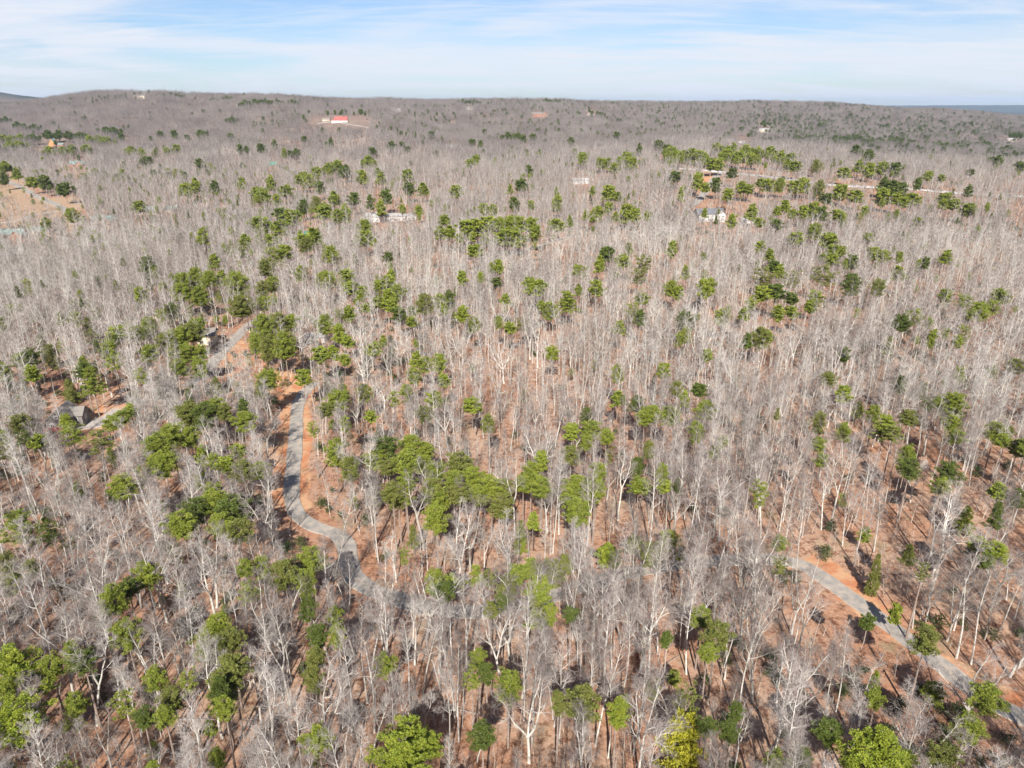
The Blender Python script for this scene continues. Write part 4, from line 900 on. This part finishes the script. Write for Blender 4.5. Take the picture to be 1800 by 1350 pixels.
def house(name, label, cat, px, py, yaw, vols, wall, roof, door=True, chim=None, win=True, group=None, deck=None, deckm=None, lift=0.0, at=None):
    g = hit(px, py) if at is None else np.array([at[0], at[1], float(terr(*at[:2]))])
    e = link(name, None); e.location = (g[0], g[1], g[2]+lift); e.rotation_euler = (0, 0, R(yaw)); tag(e, label, cat, group)
    first = None
    for cx, cy, w_, d_, h, hr, ax in vols:
        rz = 0 if ax == 'y' else R(90); a, c = (w_, d_) if ax == 'y' else (d_, w_)
        b = Box(); gable(b, a, c, h, hr, -4); b.obj('wall', M[wall], e, (cx, cy, 0), rz)
        b = Box(); roof_slabs(b, a, c, h, hr); rf = b.obj('roof', M[roof], e, (cx, cy, 0), rz)
        if first is None: first = rf
        if win:
            n = max(1, int(w_/3.4)); fl = [1.5] if h < 4 else [1.5, 4.4]
            for z in fl:
                for k in range(n): window(e, (cx-w_/2+w_*(k+.5)/n, cy-d_/2-.03, z), 0)
                for s in (-1, 1):
                    for k in range(max(1, int(d_/4))): window(e, (cx+s*(w_/2+.03), cy-d_/2+d_*(k+.5)/max(1, int(d_/4)), z), R(90*s))
            if ax == 'y' and hr > 2.4: window(e, (cx, cy-d_/2-.03, h+hr*.36), 0, .9, 1.1)
    if door:
        cx, cy, w_, d_ = vols[0][:4]; b = Box(); b.add(-.55, .55, -.07, .03, 0, 2.15); dr = b.obj('door', M['brick'], e, (cx+w_*.23+.2, cy-d_/2-.06, .1))
        b = Box(); b.add(.35, .43, -.14, -.07, 1, 1.1); b.obj('handle', M['trim'], dr)
    if chim:
        b = Box(); b.add(-.5, .5, -.5, .5, vols[0][4]-.5, vols[0][4]+vols[0][5]+1.3); b.add(-.62, .62, -.62, .62, vols[0][4]+vols[0][5]+1.303, vols[0][4]+vols[0][5]+1.5)
        o = b.obj('chimney', M['brick'], first); x0 = chim
        o.location = (x0, 0, 0)
    if deck:
        x0, x1, y0, y1, z = deck; b = Box(); b.add(x0, x1, y0, y1, z-.25, z)
        o = b.obj('deck', M[deckm], e); b = Box(); xs = np.linspace(x0+.1, x1-.1, 5)
        for x in xs: b.add(x-.09, x+.09, y0+.02, y0+.2, -5, z-.25)
        b.obj('post', M[deckm], o); b = Box(); b.add(x0, x1, y0, y0+.1, z+.95, z+1.05)
        for x in np.linspace(x0+.05, x1-.05, 26): b.add(x-.04, x+.04, y0+.02, y0+.09, z, z+.95)
        b.obj('railing', M[deckm], o)
    return e
# the cabin on the left: a long roof coming towards the camera, a wing to its right, red deck under the gable
cab = house('cabin', 'grey-walled cabin with tan shingle roof and red deck beside a bare clay drive', 'cabin', 116, 752, 10,
            [(0, 0, 7.4, 10.5, 3.6, 3.1, 'y'), (4.4, 2.2, 4.2, 6.0, 3.2, 2.0, 'x')], 'wall_grey', 'roof_tan', chim=None, deck=(-3.9, 4.6, -8.2, -5.3, .9), deckm='deck_red', lift=1.6); cab.scale = (.86, .86, .86)
b = Box(); n_ = 14
ring = [(math.cos(2*math.pi*k/n_), math.sin(2*math.pi*k/n_)) for k in range(n_)]
V = [(x*.8, -5.42, 4.55+y*.62) for x, y in ring]+[(x*.55, -5.42, 4.55+y*.4) for x, y in ring]+[(x*.8, -5.30, 4.55+y*.62) for x, y in ring]
F = [(k, (k+1) % n_, n_+(k+1) % n_, n_+k) for k in range(n_)]+[(k, k+2*n_, (k+1) % n_+2*n_, (k+1) % n_) for k in range(n_)]
ov = link('window', mesh('window', V, F, M['trim']), cab); ov['label'] = 'oval white-framed gable window'
link('pane', mesh('pane', [(x*.56, -5.40, 4.55+y*.41) for x, y in ring], [tuple(range(n_))], M['glass']), ov)
H = [
 ('house', 'white two-storey house with dark slate roof, by itself right of centre in the bare woods', 'house', 1250, 388, 6, [(-2, 1.5, 22, 10, 6.2, 3.4, 'x'), (5.5, -4, 7, 6, 6.2, 3.2, 'y'), (-10.5, -3.6, 5, 6, 5.8, 2.6, 'y')], 'wall_white', 'roof_dark', {'chim': 5}),
 ('garage', 'small white garage just right of the white two-storey house', 'garage', 1312, 392, 4, [(0, 0, 10, 7, 2.9, 1.8, 'x')], 'wall_white', 'roof_grey', {}),
 ('house', 'long white house with pale grey roof above the dark pine clump, left of centre', 'house', 690, 388, 14, [(-4, 0, 30, 8, 4.4, 1.6, 'x'), (16, 3, 9, 8, 3.2, 1.8, 'y'), (-14, 7, 16, 7, 4.6, 1.8, 'x')], 'wall_white', 'roof_grey', {}),
 ('shed', 'small green-roofed shed on a clay bank, left of the long white house', 'shed', 540, 417, 20, [(0, 0, 7, 5.5, 2.8, 1.6, 'x')], 'wall_log', 'roof_green', {}),
 ('log_house', 'log house with wide faded green roof and reddish gables, far upper left', 'house', 140, 292, -4, [(-3, 2, 24, 10, 3.4, 4.2, 'x'), (4, -3, 9, 8, 3.6, 4.2, 'y'), (14, 3, 10, 8, 3, 3, 'x')], 'wall_log', 'roof_teal', {'chim': 4}),
 ('house', 'orange wooden house with steep gable among pines, far upper left', 'house', 95, 257, 0, [(0, 0, 13, 12, 4, 9.5, 'y'), (12, 3, 12, 8, 3, 2.6, 'x')], 'wall_orange', 'roof_teal', {}),
 ('house', 'house with faded green hipped roof, left of a smaller one in the left-hand woods', 'house', 262, 376, 8, [(0, 0, 17, 11, 3.2, 4.0, 'x')], 'wall_tan', 'roof_teal', {}),
 ('cottage', 'small cottage with faded green roof just right of a larger green-roofed house', 'cottage', 304, 372, -8, [(0, 0, 11, 9, 3, 3.0, 'x')], 'wall_tan', 'roof_teal', {}),
 ('house', 'house with two faded green gables beside a dark round pine, left', 'house', 183, 391, -18, [(-3, 0, 13, 8, 3, 2.8, 'x'), (7, 0, 8, 10, 3, 3.2, 'y')], 'wall_log', 'roof_teal', {}),
 ('house', 'broad faded green roofed house at the left edge below the clearing', 'house', 24, 417, -6, [(0, 0, 21, 9, 3, 3, 'x'), (8, -3, 8, 8, 3, 2.8, 'y')], 'wall_log', 'roof_teal', {}),
 ('cottage', 'low green-roofed cottage right of the broad green-roofed house at the left edge', 'cottage', 70, 410, 12, [(0, 0, 14, 8, 2.8, 2.4, 'x')], 'wall_tan', 'roof_teal', {}),
 ('cabin', 'tiny cabin with bright green roof alone in the bare woods, upper left of centre', 'cabin', 480, 293, 0, [(0, 0, 11, 8, 3, 3.8, 'x')], 'wall_log', 'roof_green', {}),
 ('house', 'tan house half hidden by pines at the upper end of the grey side road', 'house', 366, 602, 12, [(0, 0, 7, 8, 4.2, 2, 'x')], 'wall_cream', 'roof_tan', {}),
 ('shed', 'pale flat-roofed shed hidden in trees right of the tall dark pine clump', 'shed', 556, 600, 6, [(0, 0, 8, 5, 2.8, .9, 'x')], 'wall_white', 'roof_grey', {}),
 ('house', 'white house with a bright red roof on a grassy hilltop far left of centre', 'house', 600, 214, 0, [(0, 0, 26, 12, 3.6, 6.5, 'x'), (-2, -4, 34, 7, 3.0, 1.2, 'x')], 'wall_white', 'roof_red', {}),
 ('barn', 'low tan barn on the grassy hilltop left of the red-roofed house', 'barn', 574, 212, 0, [(0, 0, 16, 9, 3, 2.6, 'x')], 'wall_tan', 'roof_tan', {}),
 ('house', 'large brown house on the far wooded slope, right of the picture centre line', 'house', 946, 206, 0, [(0, 0, 40, 16, 9, 4, 'x'), (20, -4, 14, 14, 9, 4, 'y')], 'wall_log', 'roof_tan', {}),
 ('house', 'tan gabled house on the far slope between dark pines', 'house', 1037, 204, 0, [(0, 0, 24, 12, 6, 5, 'y')], 'wall_tan', 'roof_tan', {}),
 ('house', 'white house in the far woods below the tan gabled one', 'house', 1143, 237, 8, [(0, 0, 26, 12, 5, 3, 'x')], 'wall_white', 'roof_grey', {}),
 ('house', 'cream house standing alone on the far right-hand slope', 'house', 1343, 232, 0, [(0, 0, 30, 12, 7, 3, 'x'), (-14, -5, 12, 10, 5, 3, 'y')], 'wall_cream', 'roof_grey', {}),
 ('house', 'dark-roofed white house at the edge of a clearing on the near ridge, right', 'house', 1280, 249, -6, [(0, 0, 26, 11, 5, 4, 'x'), (8, -5, 8, 8, 5, 3.6, 'y')], 'wall_white', 'roof_dark', {}),
 ('garage', 'long white garage right of the dark-roofed white house on the near ridge', 'garage', 1302, 251, -6, [(0, 0, 16, 8, 3, 1.6, 'x')], 'wall_white', 'roof_grey', {}),
 ('house', 'tan house in the far woods at the right edge', 'house', 1776, 249, 0, [(0, 0, 26, 12, 6, 3.5, 'x')], 'wall_tan', 'roof_grey', {}),
 ('house', 'white house glimpsed through trees above centre, right of a lone dark cedar', 'house', 1020, 323, 10, [(0, 0, 20, 9, 4, 2.4, 'x')], 'wall_white', 'roof_grey', {}),
 ('house', 'low white house near the skyline right of the red-roofed house', 'house', 697, 195, 0, [(0, 0, 28, 10, 5, 2.4, 'x')], 'wall_white', 'roof_grey', {}),
 ('house', 'cream house near the skyline left of the large brown house', 'house', 825, 193, 0, [(0, 0, 26, 12, 7, 2.6, 'x')], 'wall_cream', 'roof_grey', {}),
 ('house', 'pale grey house in the far woods below the skyline, left of a dark pine row', 'house', 793, 259, 0, [(0, 0, 24, 9, 3.4, 2, 'x')], 'wall_white', 'roof_grey', {}),
 ('house', 'yellow house on top of the highest hill, far upper left', 'house', 247, 173, 0, [(0, 0, 34, 12, 8, 3, 'x')], 'wall_cream', 'roof_tan', {}),
 ('house', 'pale house in the woods uphill and left of the red-roofed house', 'house', 541, 198, 0, [(0, 0, 22, 10, 5, 3, 'x')], 'wall_white', 'roof_grey', {}),
]
for nm, lb, ct, px, py, yaw, vols, wl, rf, kw in H: house(nm, lb, ct, px, py, yaw, vols, wl, rf, **kw)
# white fence below the red-roofed house
def rail_fence(pts, label, step=6.0, h=2.2):
    P = ground_line(pts); c = P.mean(0); e = link('fence', None); e.location = (c[0], c[1], float(terr(*c))); tag(e, label, 'fence')
    b = Box(); V = []; F = []
    Q = [P[0]]; 
    for a, q in zip(P[:-1], P[1:]):
        k = max(1, int(np.linalg.norm(q-a)/step)); Q += [a+(q-a)*(i+1)/k for i in range(k)]
    Q = np.array(Q); zq = terr(Q[:, 0], Q[:, 1])
    for z0, z1 in ((.5, .75), (1.05, 1.3)):
        for i in range(len(Q)):
            t = Q[min(i+1, len(Q)-1)]-Q[max(i-1, 0)]; n = np.array([-t[1], t[0]])/(np.linalg.norm(t)+1e-9)*.06
            for s in (-1, 1):
                for z in (z0, z1): V.append((*(Q[i]+n*s), zq[i]+z))
        o = len(V)-4*len(Q)
        for i in range(len(Q)-1):
            a, q = o+4*i, o+4*i+4
            F += [(a, q, q+1, a+1), (a+2, a+3, q+3, q+2), (a+1, q+1, q+3, a+3), (a, a+2, q+2, q)]
    V = np.array(V)-np.array(e.location); link('rail', mesh('rail', V, F, M['wall_white']), e)
    b = Box()
    for i in range(0, len(Q)): x, y, z = Q[i, 0]-e.location[0], Q[i, 1]-e.location[1], zq[i]-e.location[2]; b.add(x-.16, x+.16, y-.16, y+.16, z-.5, z+1.5)
    b.obj('post', M['wall_white'], e)
rail_fence([(556, 219), (570, 216), (583, 215), (600, 217), (625, 221), (650, 226)], 'long white board fence along the lawn below the red-roofed hilltop house')

# ------------------------------------------------------------------ what each tree is called
LM = [('the red-decked cabin', 118, 740), ('the bend in the road', 560, 925), ('the top of the straight road', 525, 700), ('the open right-hand road', 1490, 1050),
      ('the white two-storey house', 1250, 380), ('the long white house', 700, 380), ('the bright green-roofed shed', 540, 411), ('the far green-roofed log house', 140, 288),
      ('the yellow tree at the bottom edge', 1196, 1318), ('the orange far-left house', 95, 252), ('the bottom left corner', 0, 1350), ('the bottom right corner', 1800, 1350),
      ('the middle of the right edge', 1800, 675), ('the middle of the left edge', 0, 675), ('the centre of the view', 900, 675), ('the grey side road', 390, 620), ('the highway junction', 1250, 303)]
LM = [(a.replace('the open right-hand road', 'the right-hand road').replace('the top of the straight road', 'the straight road top').replace('the far green-roofed log house', 'the green-roofed log house').replace('the yellow tree at the bottom edge', 'the yellow bottom tree').replace('the bright green-roofed shed', 'the green-roofed shed').replace('the middle of the right edge', 'the right edge middle').replace('the middle of the left edge', 'the left edge middle'), b, c) for a, b, c in LM]
ORD = ['nearest', 'second', 'third', 'fourth', 'fifth', 'sixth', 'seventh', 'eighth', 'ninth', 'tenth', 'eleventh', 'twelfth', 'thirteenth', 'fourteenth', 'fifteenth', 'sixteenth', 'seventeenth', 'eighteenth', 'nineteenth', 'twentieth']
DIRN = ['right', 'lower right', 'below', 'lower left', 'left', 'upper left', 'above', 'upper right']
def where(items):
    """rank every (u, v) outward from its nearest landmark within one of eight directions"""
    res = {}; bk = {}
    for i, (u, v) in enumerate(items):
        k = min(range(len(LM)), key=lambda q: math.hypot(LM[q][1]-u, LM[q][2]-v)); dx, dy = u-LM[k][1], v-LM[k][2]
        s = int(((math.degrees(math.atan2(dy, dx))+22.5) % 360)//45); bk.setdefault((k, s), []).append((math.hypot(dx, dy), i))
    for (k, s), l in bk.items():
        for q, (d, i) in enumerate(sorted(l)): res[i] = (q, LM[k][0], DIRN[s])
    return res
def phrase(q, lm, dr): return {'above': '%s above %s', 'below': '%s below %s', 'left': '%s left of %s', 'right': '%s right of %s'}.get(dr, '%s '+dr+' of %s') % (ORD[q], lm)
TINT = {'': 'green', 'b': 'bright green', 'd': 'dark green', 'l': 'thin-crowned', 'o': 'olive', 'y': 'yellowish', 'w': 'layered green', 'c': 'pointed olive', 'Y': 'yellow'}
def shape(p):
    a = p['ph']/p['pw']; return 'slender' if a > 1.4 else ('broad' if a < .85 else ('small' if p['pw'] < 19 else 'round'))
byt = {}
for e in EVER:
    if e['p']['k'] == 'Y': tag(e['o'], 'bright yellow evergreen tree at the bottom edge, the only one of its colour', 'tree'); continue
    key = (TINT[e['p']['k']], e['o'].name.split('.')[0]); byt.setdefault(key, []).append(e)
for (tn, nm), l in byt.items():
    kind = 'cedar' if nm == 'cedar_tree' else 'pine'; ws = where([(e['p']['px'], e['p']['py']) for e in l])
    for i, e in enumerate(l):
        q, lm, dr = ws[i]; lab = '%s %s, %s' % (tn if q else tn, kind, phrase(min(q, 19), lm, dr)); tag(e['o'], lab, '%s tree' % kind, 'evergreens standing among the bare trees')
sel = [b for b in BARE]; cls = {'slim': 'slim straight leafless tree', 'broad': 'wide-spreading leafless tree', 'fork': 'forked leafless tree'}
for k in cls:
    l = [b for b in sel if b['k'] == k]; ws = where([(b['u'], b['v']) for b in l])
    for i, b in enumerate(l):
        q, lm, dr = ws[i]
        if q < 12: lab = '%s, %s' % (cls[k], phrase(q, lm, dr))
        else: lab = '%s in dense woods far %s %s' % (cls[k], {'above': 'above', 'below': 'below'}.get(dr, dr+' of'), lm)
        tag(b['o'], lab, 'bare tree', 'leafless trees of the foreground woods' if q < 12 else '%ss %s %s' % (cls[k], dr, lm))

# ------------------------------------------------------------------ haze
hz = Box(); hz.add(-33000, 33000, -900, 24000, -60, 300)
HM = bpy.data.materials.new('pale_air'); HM.use_nodes = True; n_ = HM.node_tree.nodes
n_.remove(n_['Principled BSDF']); pv = n_.new('ShaderNodeVolumePrincipled'); pv.inputs['Color'].default_value = (.55, .72, .96, 1)
pv.inputs['Density'].default_value = .000035; pv.inputs['Anisotropy'].default_value = .1
HM.node_tree.links.new(pv.outputs[0], n_['Material Output'].inputs['Volume'])
tag(link('haze', mesh('haze', hz.V, hz.F, HM)), kind='stuff')
